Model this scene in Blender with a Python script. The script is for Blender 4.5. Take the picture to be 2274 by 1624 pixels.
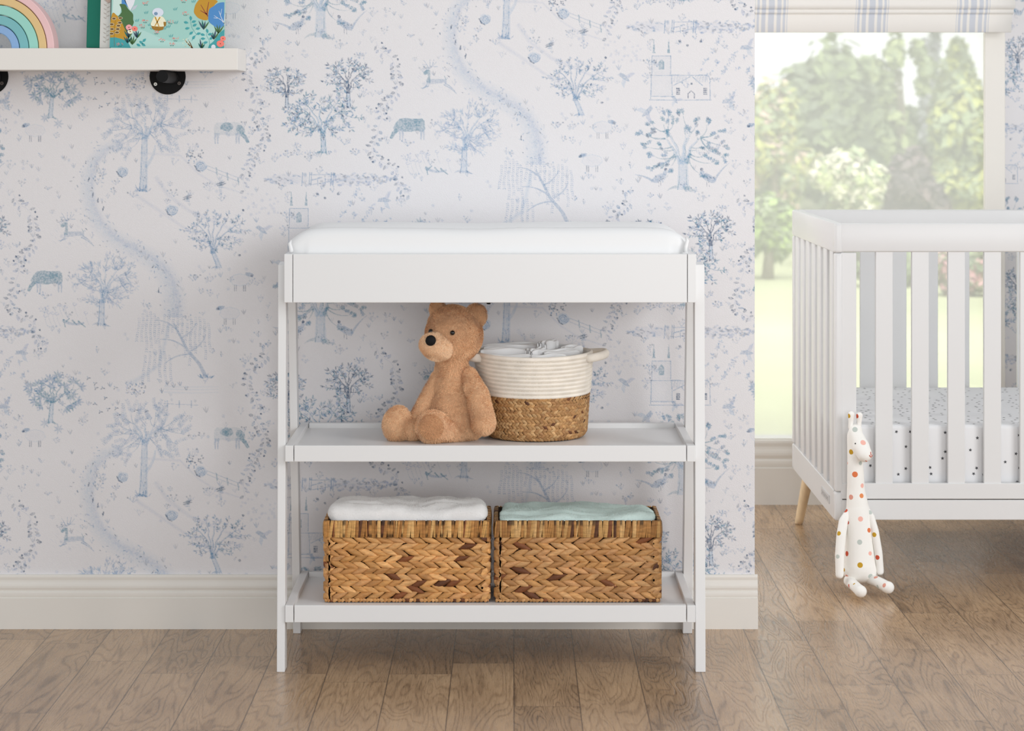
import bpy, bmesh, math, random
import numpy as np
from mathutils import Vector, Matrix, noise
from mathutils.bvhtree import BVHTree

for o in list(bpy.data.objects):
    bpy.data.objects.remove(o, do_unlink=True)
SC = bpy.context.scene
COL = SC.collection
PI = math.pi

# ------------------------------------------------------------------ camera, world, lights, exposure
F, U0, V0, H = 5175.0, 1137.0, 262.0, 1.19          # focal length in px, vanishing point, eye height
cam_data = bpy.data.cameras.new('camera')
cam = bpy.data.objects.new('camera', cam_data)
COL.objects.link(cam)
cam.location = (0, 0, H)
cam.rotation_euler = (PI/2, 0, 0)
cam_data.sensor_fit = 'HORIZONTAL'
cam_data.sensor_width = 36.0
cam_data.lens = 36.0*F/2274
cam_data.shift_y = -(812-V0)/2274
cam_data.clip_end = 200
cam_data.dof.use_dof = True
cam_data.dof.focus_distance = 5.45
cam_data.dof.aperture_fstop = 6.5
SC.camera = cam

world = bpy.data.worlds.new('overcast_sky')
SC.world = world
world.use_nodes = True
wn = world.node_tree.nodes['Background']
_N, _L = world.node_tree.nodes, world.node_tree.links
_tc = _N.new('ShaderNodeTexCoord'); _sx = _N.new('ShaderNodeSeparateXYZ'); _L.new(_tc.outputs['Generated'], _sx.inputs[0])
_mr = _N.new('ShaderNodeMapRange'); _L.new(_sx.outputs[1], _mr.inputs[0])          # overcast, brightest over the garden
_mr.inputs[1].default_value = 0.55; _mr.inputs[2].default_value = 1.0; _mr.inputs[3].default_value = 1.0; _mr.inputs[4].default_value = 1.9
_mz = _N.new('ShaderNodeMapRange'); _L.new(_sx.outputs[2], _mz.inputs[0])          # light comes in low, as from tall windows
_mz.inputs[1].default_value = 0.0; _mz.inputs[2].default_value = 1.0; _mz.inputs[3].default_value = 0.80; _mz.inputs[4].default_value = 0.44
_mu = _N.new('ShaderNodeMath'); _mu.operation = 'MULTIPLY'; _L.new(_mr.outputs[0], _mu.inputs[0]); _L.new(_mz.outputs[0], _mu.inputs[1])
_L.new(_mu.outputs[0], wn.inputs[1])
wn.inputs[0].default_value = (0.965, 0.985, 1.0, 1)

def area_light(name, loc, target, size, power, color):
    d = bpy.data.lights.new(name, 'AREA')
    d.shape = 'RECTANGLE'; d.size, d.size_y = size
    d.energy = power; d.color = color
    o = bpy.data.objects.new(name, d)
    COL.objects.link(o)
    o.location = loc
    o.rotation_euler = (Vector(target)-Vector(loc)).to_track_quat('-Z', 'Y').to_euler()
    return o
area_light('key_light_right', (3.0, 2.9, 1.95), (0.1, 5.3, 0.6), (1.5, 1.8), 58, (0.985, 0.99, 1.0))  # unseen area light standing in for the soft light from the right
area_light('garden_fill_light', (5, 14, 13), (7, 30, 0.5), (18, 14), 6600, (1.0, 0.99, 0.95))  # added lamp above the view, brightens the near side of the trees
area_light('fill_light_left', (-2.6, 2.6, 2.0), (0.6, 5.8, 0.7), (1.5, 1.5), 5, (0.97, 0.99, 1.0))  # weak added fill for the left-facing end of the crib
area_light('fill_light_front', (1.0, -1.6, 1.2), (0.3, 5.4, 0.75), (3.0, 1.8), 88, (0.965, 0.98, 1.0))  # added lamp behind the camera, lifts the wall under the tray
area_light('fill_light_behind_wall', (-0.95, 6.35, 1.25), (1.5, 6.4, 0.55), (1.3, 1.5), 17, (1.0, 0.99, 0.97))  # added lamp hidden by the near wall, brightens the crib's left end

SC.view_settings.view_transform = 'Standard'
SC.view_settings.look = 'None'
SC.view_settings.gamma = 1
SC.view_settings.use_curve_mapping = False
SC.view_settings.exposure = 0.0

# ------------------------------------------------------------------ helpers
def W(u, v, Y):
    """world point at depth Y that stands at photo position (u, v)"""
    return Vector(((u-U0)/F*Y, Y, H-(v-V0)/F*Y))

def S(r, g, b):
    f = lambda c: ((c/255+0.055)/1.055)**2.4 if c > 10.3 else c/255/12.92
    return (f(r), f(g), f(b))

def tag(o, label=None, cat=None, group=None, kind=None):
    if label: o['label'] = label
    if cat: o['category'] = cat
    if group: o['group'] = group
    if kind: o['kind'] = kind
    return o

def empty(name, loc, label, cat, group=None):
    o = bpy.data.objects.new(name, None)
    o.empty_display_size = 0.05
    COL.objects.link(o)
    o.location = loc
    return tag(o, label, cat, group)

def root_loc(p):
    v = Vector((0, 0, 0))
    while p is not None:
        v += p.location
        p = p.parent
    return v

class MB:
    def __init__(s):
        s.v, s.f, s.m, s.sm, s.c = [], [], [], [], []
    def add(s, verts, faces, mat=0, smooth=False, col=(1, 1, 1)):
        n = len(s.v)
        s.v.extend([tuple(p) for p in verts])
        s.f.extend([tuple(i+n for i in f) for f in faces])
        s.m.extend([mat]*len(faces)); s.sm.extend([smooth]*len(faces))
        if len(verts) and col and not isinstance(col[0], (int, float)):
            s.c.extend(col)
        else:
            s.c.extend([col]*len(verts))
        return s
    def add_bm(s, bm, mat=0, smooth=False, col=(1, 1, 1)):
        bm.verts.index_update()
        s.add([v.co for v in bm.verts], [[v.index for v in f.verts] for f in bm.faces], mat, smooth, col)
        bm.free()
        return s
    def box(s, x0, x1, y0, y1, z0, z1, b=0.0, mat=0, M=None, seg=2, col=(1, 1, 1), shape=None):
        bm = bmesh.new()
        bmesh.ops.create_cube(bm, size=1)
        for v in bm.verts:
            v.co = Vector(((x0+x1)/2+v.co.x*(x1-x0), (y0+y1)/2+v.co.y*(y1-y0), (z0+z1)/2+v.co.z*(z1-z0)))
        if shape:
            for v in bm.verts: v.co = Vector(shape(v.co))
        if b > 0:
            bmesh.ops.bevel(bm, geom=list(bm.edges), offset=b, segments=seg, affect='EDGES', profile=0.5)
        if M is not None: bm.transform(M)
        return s.add_bm(bm, mat, b > 0 and seg > 2, col)
    def tube(s, pts, radii, n=12, mat=0, cap=True, smooth=True, col=(1, 1, 1), flat=1.0):
        pts = [Vector(p) for p in pts]
        if isinstance(radii, (int, float)): radii = [radii]*len(pts)
        vs, fs = [], []
        up = None
        for i, p in enumerate(pts):
            t = (pts[min(i+1, len(pts)-1)]-pts[max(i-1, 0)]).normalized()
            if up is None:
                up = Vector((0, 0, 1)) if abs(t.z) < 0.9 else Vector((0, 1, 0))
            a = t.cross(up).normalized(); up = a.cross(t).normalized()
            for k in range(n):
                th = 2*PI*k/n
                vs.append(p+(a*math.cos(th)+up*math.sin(th)*flat)*radii[i])
        for i in range(len(pts)-1):
            for k in range(n):
                fs.append((i*n+k, i*n+(k+1) % n, (i+1)*n+(k+1) % n, (i+1)*n+k))
        if cap:
            fs.append(tuple(range(n-1, -1, -1)))
            fs.append(tuple((len(pts)-1)*n+k for k in range(n)))
        return s.add(vs, fs, mat, smooth, col)
    def capsule(s, p0, p1, r0, r1, n=16, mat=0):
        p0, p1 = Vector(p0), Vector(p1)
        d = (p1-p0); L = max(d.length, 1e-5); d = d/L
        pts, rr = [], []
        for i in range(7):
            a = -PI/2+PI/2*i/6*0.999+0.01
            pts.append(p0+d*math.sin(a)*r0); rr.append(math.cos(a)*r0)
        for i in range(7):
            a = PI/2*i/6*0.99
            pts.append(p1+d*math.sin(a)*r1); rr.append(math.cos(a)*r1)
        return s.tube(pts, rr, n, mat)
    def ball(s, c, r, mat=0, M=None, sub=3, col=(1, 1, 1)):
        bm = bmesh.new()
        bmesh.ops.create_icosphere(bm, subdivisions=sub, radius=1)
        r = (r, r, r) if isinstance(r, (int, float)) else r
        X = Matrix.Translation(Vector(c)) @ (M.to_4x4() if M is not None else Matrix.Identity(4)) @ Matrix.Diagonal((r[0], r[1], r[2], 1))
        bm.transform(X)
        return s.add_bm(bm, mat, True, col)
    def lathe(s, prof, c, n=64, mat=0, smooth=True, col=(1, 1, 1)):
        vs, fs = [], []
        for r, z in prof:
            for k in range(n):
                th = 2*PI*k/n
                vs.append((c[0]+r*math.cos(th), c[1]+r*math.sin(th), c[2]+z))
        for i in range(len(prof)-1):
            for k in range(n):
                fs.append((i*n+k, i*n+(k+1) % n, (i+1)*n+(k+1) % n, (i+1)*n+k))
        return s.add(vs, fs, mat, smooth, col)
    def build(s, name, mats, parent=None, label=None, cat=None, group=None, kind=None):
        off = root_loc(parent)
        me = bpy.data.meshes.new(name)
        me.from_pydata([(x-off.x, y-off.y, z-off.z) for x, y, z in s.v], [], s.f)
        mats = mats if isinstance(mats, (list, tuple)) else [mats]
        for m in mats: me.materials.append(m)
        me.polygons.foreach_set('material_index', s.m)
        me.polygons.foreach_set('use_smooth', s.sm)
        at = me.color_attributes.new('col', 'FLOAT_COLOR', 'POINT')
        c = np.ones((len(s.v), 4), dtype=np.float32)
        if len(s.c): c[:, :3] = np.array(s.c, dtype=np.float32)
        at.data.foreach_set('color', c.ravel())
        me.update()
        o = bpy.data.objects.new(name, me)
        COL.objects.link(o)
        if parent is not None: o.parent = parent
        return tag(o, label, cat, group, kind)

def remesh(mb, voxel, smooth=6, factor=0.5):
    """join the closed shells of mb into one continuous skin, returned as verts, faces"""
    o = mb.build('skin_source', [])
    r = o.modifiers.new('r', 'REMESH'); r.mode = 'VOXEL'; r.voxel_size = voxel
    if smooth:
        k = o.modifiers.new('s', 'SMOOTH'); k.iterations = smooth; k.factor = factor
    dg = bpy.context.evaluated_depsgraph_get()
    me = bpy.data.meshes.new_from_object(o.evaluated_get(dg))
    vs = [v.co.copy() for v in me.vertices]
    fs = [tuple(p.vertices) for p in me.polygons]
    old = o.data
    bpy.data.objects.remove(o); bpy.data.meshes.remove(old); bpy.data.meshes.remove(me)
    return vs, fs

# ------------------------------------------------------------------ materials
def mat(name, color, rough=0.5, spec=0.5, metal=0.0, vcol=False, var=None, bump=None, sheen=0, coat=0):
    m = bpy.data.materials.new(name)
    m.use_nodes = True
    nt = m.node_tree; N = nt.nodes; L = nt.links
    b = N['Principled BSDF']
    b.inputs['Roughness'].default_value = rough
    b.inputs['Metallic'].default_value = metal
    b.inputs['Specular IOR Level'].default_value = spec
    if sheen: b.inputs['Sheen Weight'].default_value = sheen
    if coat: b.inputs['Coat Weight'].default_value = coat
    b.inputs['Base Color'].default_value = (*color, 1)
    src = None
    tc = N.new('ShaderNodeTexCoord')
    if vcol:
        a = N.new('ShaderNodeVertexColor'); a.layer_name = 'col'
        mx = N.new('ShaderNodeMix'); mx.data_type = 'RGBA'; mx.blend_type = 'MULTIPLY'
        mx.inputs[0].default_value = 1
        mx.inputs[6].default_value = (*color, 1)
        L.new(a.outputs[0], mx.inputs[7]); src = mx.outputs[2]
    if var:
        sc, lo, hi = var[:3]
        nz = N.new('ShaderNodeTexNoise'); nz.inputs['Scale'].default_value = sc; nz.inputs['Detail'].default_value = 4
        L.new(tc.outputs['Object'], nz.inputs['Vector'])
        if len(var) > 3:
            mp = N.new('ShaderNodeMapping'); mp.inputs['Scale'].default_value = var[3]
            L.new(tc.outputs['Object'], mp.inputs[0]); L.new(mp.outputs[0], nz.inputs['Vector'])
        mr = N.new('ShaderNodeMapRange'); mr.inputs[1].default_value = 0.3; mr.inputs[2].default_value = 0.7
        mr.inputs[3].default_value = lo; mr.inputs[4].default_value = hi
        L.new(nz.outputs[0], mr.inputs[0])
        mx = N.new('ShaderNodeMix'); mx.data_type = 'RGBA'; mx.blend_type = 'MULTIPLY'; mx.inputs[0].default_value = 1
        if src is None: mx.inputs[6].default_value = (*color, 1)
        else: L.new(src, mx.inputs[6])
        L.new(mr.outputs[0], mx.inputs[7]); src = mx.outputs[2]
    if src is not None: L.new(src, b.inputs['Base Color'])
    if bump:
        sc, st, dist = bump[:3]
        nz = N.new('ShaderNodeTexNoise'); nz.inputs['Scale'].default_value = sc; nz.inputs['Detail'].default_value = 5
        L.new(tc.outputs['Object'], nz.inputs['Vector'])
        if len(bump) > 3:
            mp = N.new('ShaderNodeMapping'); mp.inputs['Scale'].default_value = bump[3]
            L.new(tc.outputs['Object'], mp.inputs[0]); L.new(mp.outputs[0], nz.inputs['Vector'])
        bp = N.new('ShaderNodeBump'); bp.inputs['Strength'].default_value = st; bp.inputs['Distance'].default_value = dist
        L.new(nz.outputs[0], bp.inputs['Height']); L.new(bp.outputs[0], b.inputs['Normal'])
    return m

PAPER = np.array(S(231, 229, 231))
M_white = mat('white_lacquer', (0.80, 0.80, 0.80), 0.32, 0.4)
M_crib = mat('white_crib_lacquer', (0.755, 0.755, 0.755), 0.3, 0.4)
M_trim = mat('cream_trim_paint', S(231, 227, 220), 0.4, 0.4)
M_shelf = mat('ivory_shelf_paint', S(233, 229, 223), 0.45, 0.4)
M_black = mat('black_steel', (0.005, 0.005, 0.0055), 0.6, 0.18)
M_steel = mat('bright_steel', (0.6, 0.58, 0.53), 0.3, 0.5, 1.0)
M_darksteel = mat('dark_steel', (0.12, 0.1, 0.09), 0.45, 0.5, 0.8)
M_pad = mat('white_pad_cover', (0.86, 0.86, 0.86), 0.75, 0.2)
M_gap = mat('dark_joint', (0.12, 0.12, 0.12), 0.8, 0.1)

def wallpaper_material():
    m = mat('toile_wallpaper', (1, 1, 1), 0.85, 0.15, vcol=False)
    nt = m.node_tree; N = nt.nodes; L = nt.links; b = N['Principled BSDF']
    a = N.new('ShaderNodeVertexColor'); a.layer_name = 'col'
    tc = N.new('ShaderNodeTexCoord')
    nz = N.new('ShaderNodeTexNoise'); nz.inputs['Scale'].default_value = 260; nz.inputs['Detail'].default_value = 4
    L.new(tc.outputs['Object'], nz.inputs['Vector'])
    mr = N.new('ShaderNodeMapRange'); mr.inputs[1].default_value = 0.36; mr.inputs[2].default_value = 0.62
    mr.inputs[3].default_value = 0.5; mr.inputs[4].default_value = 1.0
    L.new(nz.outputs[0], mr.inputs[0])
    mx = N.new('ShaderNodeMix'); mx.data_type = 'RGBA'
    L.new(mr.outputs[0], mx.inputs[0])
    mx.inputs[6].default_value = (*PAPER, 1)
    L.new(a.outputs[0], mx.inputs[7])
    L.new(mx.outputs[2], b.inputs['Base Color'])
    # woven canvas embossing
    mp = N.new('ShaderNodeMapping'); mp.inputs['Scale'].default_value = (420, 420, 700)
    L.new(tc.outputs['Object'], mp.inputs[0])
    n2 = N.new('ShaderNodeTexNoise'); n2.inputs['Scale'].default_value = 1; n2.inputs['Detail'].default_value = 2
    L.new(mp.outputs[0], n2.inputs['Vector'])
    bp = N.new('ShaderNodeBump'); bp.inputs['Strength'].default_value = 0.45; bp.inputs['Distance'].default_value = 0.002
    L.new(n2.outputs[0], bp.inputs['Height']); L.new(bp.outputs[0], b.inputs['Normal'])
    return m
M_paper = wallpaper_material()

# ------------------------------------------------------------------ wallpaper drawing (one repeat, in wall pixels)
class Ink:
    def __init__(s):
        s.v, s.c, s.t, s.k = [], [], [], 0
        s.rng = random.Random(5)
    def poly(s, outline, st, center=None, cst=None, col=0, layer=1):
        """fan: outline points, strength at the rim, strength at the centre"""
        n = len(outline); b = len(s.v)
        if center is None:
            center = (sum(p[0] for p in outline)/n, sum(p[1] for p in outline)/n)
        if cst is None: cst = st
        s.k += 1
        d = layer*0.0005+(s.k % 211)*2.4e-6
        s.v.append((center[0], center[1], d)); s.c.append((col, cst))
        for p in outline:
            s.v.append((p[0], p[1], d)); s.c.append((col, st))
        for i in range(n):
            s.t.append((b, b+1+i, b+1+(i+1) % n))
    def leaf(s, x, y, a, L, w, st=0.55, col=0, rim=None, layer=3):
        ca, sa = math.cos(a), math.sin(a)
        o = []
        for t, k in ((0, 0.0), (0.25, 0.8), (0.55, 1), (0.82, 0.55), (1, 0), (0.82, -0.55), (0.55, -1), (0.25, -0.8)):
            o.append((x+ca*L*t-sa*w*0.5*k, y+sa*L*t+ca*w*0.5*k))
        s.poly(o, st*0.75 if rim is None else rim, (x+ca*L*0.5, y+sa*L*0.5), st, col, layer)
    def stroke(s, pts, w0, w1, st=0.4, col=0, layer=2, soft=False):
        n = len(pts); b = len(s.v)
        s.k += 1
        d = layer*0.0005+(s.k % 211)*2.4e-6
        for i, p in enumerate(pts):
            q0, q1 = pts[max(i-1, 0)], pts[min(i+1, n-1)]
            tx, ty = q1[0]-q0[0], q1[1]-q0[1]
            L = math.hypot(tx, ty) or 1
            w = (w0+(w1-w0)*i/max(n-1, 1))/2
            nx, ny = -ty/L*w, tx/L*w
            rs = 0.0 if soft else st*0.85
            s.v += [(p[0]+nx, p[1]+ny, d), (p[0], p[1], d), (p[0]-nx, p[1]-ny, d)]
            s.c += [(col, rs), (col, st), (col, rs)]
        for i in range(n-1):
            for k in (0, 1):
                a = b+i*3+k
                s.t += [(a, a+3, a+4), (a, a+4, a+1)]
    def blob(s, x, y, rx, ry, st=0.4, rot=0.0, col=0, rim=0.4, layer=1, n=14, jit=0.12):
        o = []
        cr, sr = math.cos(rot), math.sin(rot)
        for i in range(n):
            a = 2*PI*i/n; k = 1+s.rng.uniform(-jit, jit)
            px, py = math.cos(a)*rx*k, math.sin(a)*ry*k
            o.append((x+px*cr-py*sr, y+px*sr+py*cr))
        s.poly(o, st*rim, (x, y), st, col, layer)
    def ring(s, x, y, r, st, col=0, turns=2):
        pts = []
        for i in range(int(16*turns)):
            a = 2*PI*i/16; q = r*(1-i/(16*turns)*0.8)
            pts.append((x+q*math.cos(a), y+q*0.9*math.sin(a)))
        s.stroke(pts, 2.2, 1.4, st, col)
    def curve(s, p0, p1, bend, n=9):
        mx, my = (p0[0]+p1[0])/2, (p0[1]+p1[1])/2
        dx, dy = p1[0]-p0[0], p1[1]-p0[1]
        cx, cy = mx-dy*bend, my+dx*bend
        return [((1-t)**2*p0[0]+2*t*(1-t)*cx+t*t*p1[0], (1-t)**2*p0[1]+2*t*(1-t)*cy+t*t*p1[1]) for t in [i/(n-1) for i in range(n)]]
    def tree(s, x, y, fx, fy, cx, cy, rx, ry, tw, n, style, st=0.5, col=0, leafL=9, leafW=3.6, trunk_st=0.33, droop=0.0, roots=True):
        r = s.rng
        s.stroke([(x, y), (x+(fx-x)*0.25, y+(fy-y)*0.3), (x+(fx-x)*0.6, y+(fy-y)*0.65), (fx, fy)], tw*1.15, tw*0.8, trunk_st, 4, 2)
        s.stroke([(x-tw*.5, y), (x-tw*.35+(fx-x)*0.25, y+(fy-y)*0.3), (fx-tw*.35, fy)], 1.6, 1.1, trunk_st*1.9, col, 3)
        s.stroke([(x+tw*.45, y), (x+tw*.3+(fx-x)*0.25, y+(fy-y)*0.3), (fx+tw*.3, fy)], 1.4, 1.0, trunk_st*1.5, col, 3)
        if roots:
            for k in range(5):
                a = r.uniform(-1, 1)
                s.stroke(s.curve((x+a*tw*0.5, y-tw*0.3), (x+a*tw*1.6, y+r.uniform(0, 5)), 0.2, 5), tw*0.3+0.8, 0.8, trunk_st, col, 2)
        targets = []
        k = 0
        n = int(n*1.3)
        while len(targets) < n and k < n*60:
            k += 1
            a = r.uniform(0, 2*PI); q = math.sqrt(r.uniform(0.08, 1))
            p = (cx+rx*q*math.cos(a), cy+ry*q*math.sin(a))
            if p[1] > fy+ry*0.25 and abs(p[0]-fx) < rx*0.35: continue
            if any(math.hypot(p[0]-t[0], p[1]-t[1]) < 0.9*math.sqrt(PI*rx*ry/n)*0.8 for t in targets): continue
            targets.append(p)
        limbs = []
        nl = 5 if n > 16 else 4
        for i in range(nl):
            a = -PI/2+(i-(nl-1)/2)*(2.3/nl)+r.uniform(-.15, .15)
            q = r.uniform(0.45, 0.72)
            e = (cx+rx*q*math.cos(a), cy+ry*q*math.sin(a)*0.9+ry*0.1)
            c = s.curve((fx+(i-(nl-1)/2)*tw*.17, fy+tw*.5), e, (i-(nl-1)/2)*-0.10+r.uniform(-.12, .12), 12)
            c = [(p[0]+1.6*math.sin(k*1.3+i), p[1]+1.2*math.cos(k*1.1+i*2)) if 0 < k < 11 else p for k, p in enumerate(c)]
            s.stroke(c, tw*0.42, 1.3, trunk_st*1.15, 4 if tw > 12 else col, 2)
            s.stroke([(p[0]+tw*.12, p[1]) for p in c], 1.0, 0.7, trunk_st*1.7, col, 3)
            limbs.append(c)
        for p in targets:
            best = min(((math.hypot(p[0]-q[0], p[1]-q[1])+(0 if q[1] >= p[1] else 12)+(14 if k < 3 else 0), q) for c in limbs for k, q in enumerate(c)), key=lambda z: z[0])
            j = best[1]
            d = best[0]
            b = (0.25 if p[0] > j[0] else -0.25)*r.uniform(0.3, 1.3)
            c = s.curve(j, p, b, 10)
            s.stroke(c, max(1.4, tw*0.14), 0.8, trunk_st*1.3, col, 2)
            ea = math.atan2(c[-1][1]-c[-3][1], c[-1][0]-c[-3][0])
            if style == 'simple':
                for i in (3, 5, 6, 7, 8, 9):
                    for sd in (-1, 1):
                        if r.random() < 0.85:
                            jx, jy = r.uniform(-2.5, 2.5), r.uniform(-2.5, 2.5)
                            s.leaf(c[i][0]+jx, c[i][1]+jy, ea+sd*r.uniform(0.4, 1.4), leafL*r.uniform(0.6, 1.05), leafW*r.uniform(.55, .95), st*r.uniform(0.55, 1.5), r.choice((0, 0, 1, 2, 3)))
                s.leaf(p[0], p[1], ea, leafL, leafW, st, col)
            elif style == 'pinnate':
                for m in range(2):
                    aa = ea+r.uniform(-0.9, 0.9)
                    L = r.uniform(20, 30)
                    q = s.curve(p, (p[0]+L*math.cos(aa), p[1]+L*math.sin(aa)+droop*6), r.uniform(-.2, .2), 7)
                    s.stroke(q, 1.1, 0.7, st*0.7, col, 2)
                    for i, z in enumerate(q):
                        for sd in (-1, 1):
                            s.leaf(z[0], z[1], aa+sd*r.uniform(0.7, 1.0), leafL*(1-i*0.06), leafW, st*r.uniform(0.6, 1.15), r.choice((0, 0, 2, 4)))
            elif style == 'palmate':
                nn = r.choice((5, 6, 7))
                for i in range(nn):
                    s.leaf(p[0], p[1], ea+(i-(nn-1)/2)*0.62, leafL*r.uniform(0.85, 1.15), leafW, st*r.uniform(0.7, 1.2), r.choice((0, 0, 3)))
            elif style == 'wisp':
                for i in (4, 5, 6, 7, 8, 9):
                    for m in range(3):
                        aa = ea+r.uniform(-0.9, 0.9)
                        s.leaf(c[i][0]+r.uniform(-5, 5), c[i][1]+r.uniform(-5, 5), aa, leafL*r.uniform(.7, 1.3), leafW, st*r.uniform(0.4, 0.9), r.choice((0, 2, 4)))
            elif style == 'oak':
                for m in range(3):
                    aa = ea+r.uniform(-0.8, 0.8)
                    bx, by = p[0]+r.uniform(-7, 7), p[1]+r.uniform(-7, 7)
                    L = leafL*r.uniform(.8, 1.2)
                    s.leaf(bx, by, aa, L, leafW, st*r.uniform(.6, 1.1), r.choice((0, 3, 3, 1)))
                    for q in (0.3, 0.6):
                        for sd in (-1, 1):
                            s.leaf(bx+math.cos(aa)*L*q, by+math.sin(aa)*L*q, aa+sd*0.9, L*0.36, leafW*0.5, st*r.uniform(.6, 1.1), r.choice((0, 3)))
    def sprig(s, x, y, h, st=0.35, n=5):
        r = s.rng
        for k in range(n):
            a = -PI/2+(k-(n-1)/2)*0.42+r.uniform(-.15, .15)
            L = h*r.uniform(0.6, 1)
            c = s.curve((x, y), (x+L*math.cos(a), y+L*math.sin(a)), r.uniform(-.2, .2), 5)
            s.stroke(c, 1.0, 0.7, st, 0)
            s.leaf(c[2][0], c[2][1], a+r.choice((-.8, .8)), h*0.28, h*0.1, st*1.2, r.choice((0, 1, 2)))
            if r.random() < 0.6:
                s.blob(c[-1][0], c[-1][1], h*0.09+.6, h*0.09+.6, st*1.4, 0, r.choice((0, 1, 2)), 0.7, 3, 7)
    def tuft(s, x, y, h, st=0.45):
        for a in (-0.55, -0.15, 0.35):
            s.leaf(x, y, -PI/2+a, h, h*0.16, st, s.rng.choice((0, 1)))
    def vine(s, pts, st=0.5, step=13):
        r = s.rng
        # smooth the control points
        P = []
        for i in range(len(pts)-1):
            p0, p1, p2, p3 = pts[max(i-1, 0)], pts[i], pts[i+1], pts[min(i+2, len(pts)-1)]
            for k in range(5):
                t = k/5
                P.append(tuple(0.5*((2*p1[j])+(-p0[j]+p2[j])*t+(2*p0[j]-5*p1[j]+4*p2[j]-p3[j])*t*t+(-p0[j]+3*p1[j]-3*p2[j]+p3[j])*t**3) for j in (0, 1)))
        P.append(pts[-1])
        s.stroke(P, 1.2, 1.2, st*0.55, 2)
        acc = 0
        for i in range(1, len(P)):
            d = math.hypot(P[i][0]-P[i-1][0], P[i][1]-P[i-1][1]); acc += d
            if acc > step*0.55:
                acc = 0
                a = math.atan2(P[i][1]-P[i-1][1], P[i][0]-P[i-1][0])
                for sd in (-1, 1):
                    if r.random() < 0.8:
                        aa = a+sd*r.uniform(0.7, 1.5)
                        ox, oy = P[i][0]+math.cos(aa)*3, P[i][1]+math.sin(aa)*3
                        s.leaf(ox, oy, aa, r.uniform(9, 14), r.uniform(5, 7.5), st*0.25, r.choice((0, 1, 2)), rim=st*r.uniform(.8, 1.3))
                        s.stroke([(ox, oy), (ox+math.cos(aa)*9, oy+math.sin(aa)*9)], 0.9, 0.6, st, 1, 4)
                if r.random() < 0.35:
                    aa = a+r.choice((-1, 1))*1.5
                    s.blob(P[i][0]+math.cos(aa)*11, P[i][1]+math.sin(aa)*11, 2.4, 2.4, st*1.6, 0, 1, 0.9, 4, 8)

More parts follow.
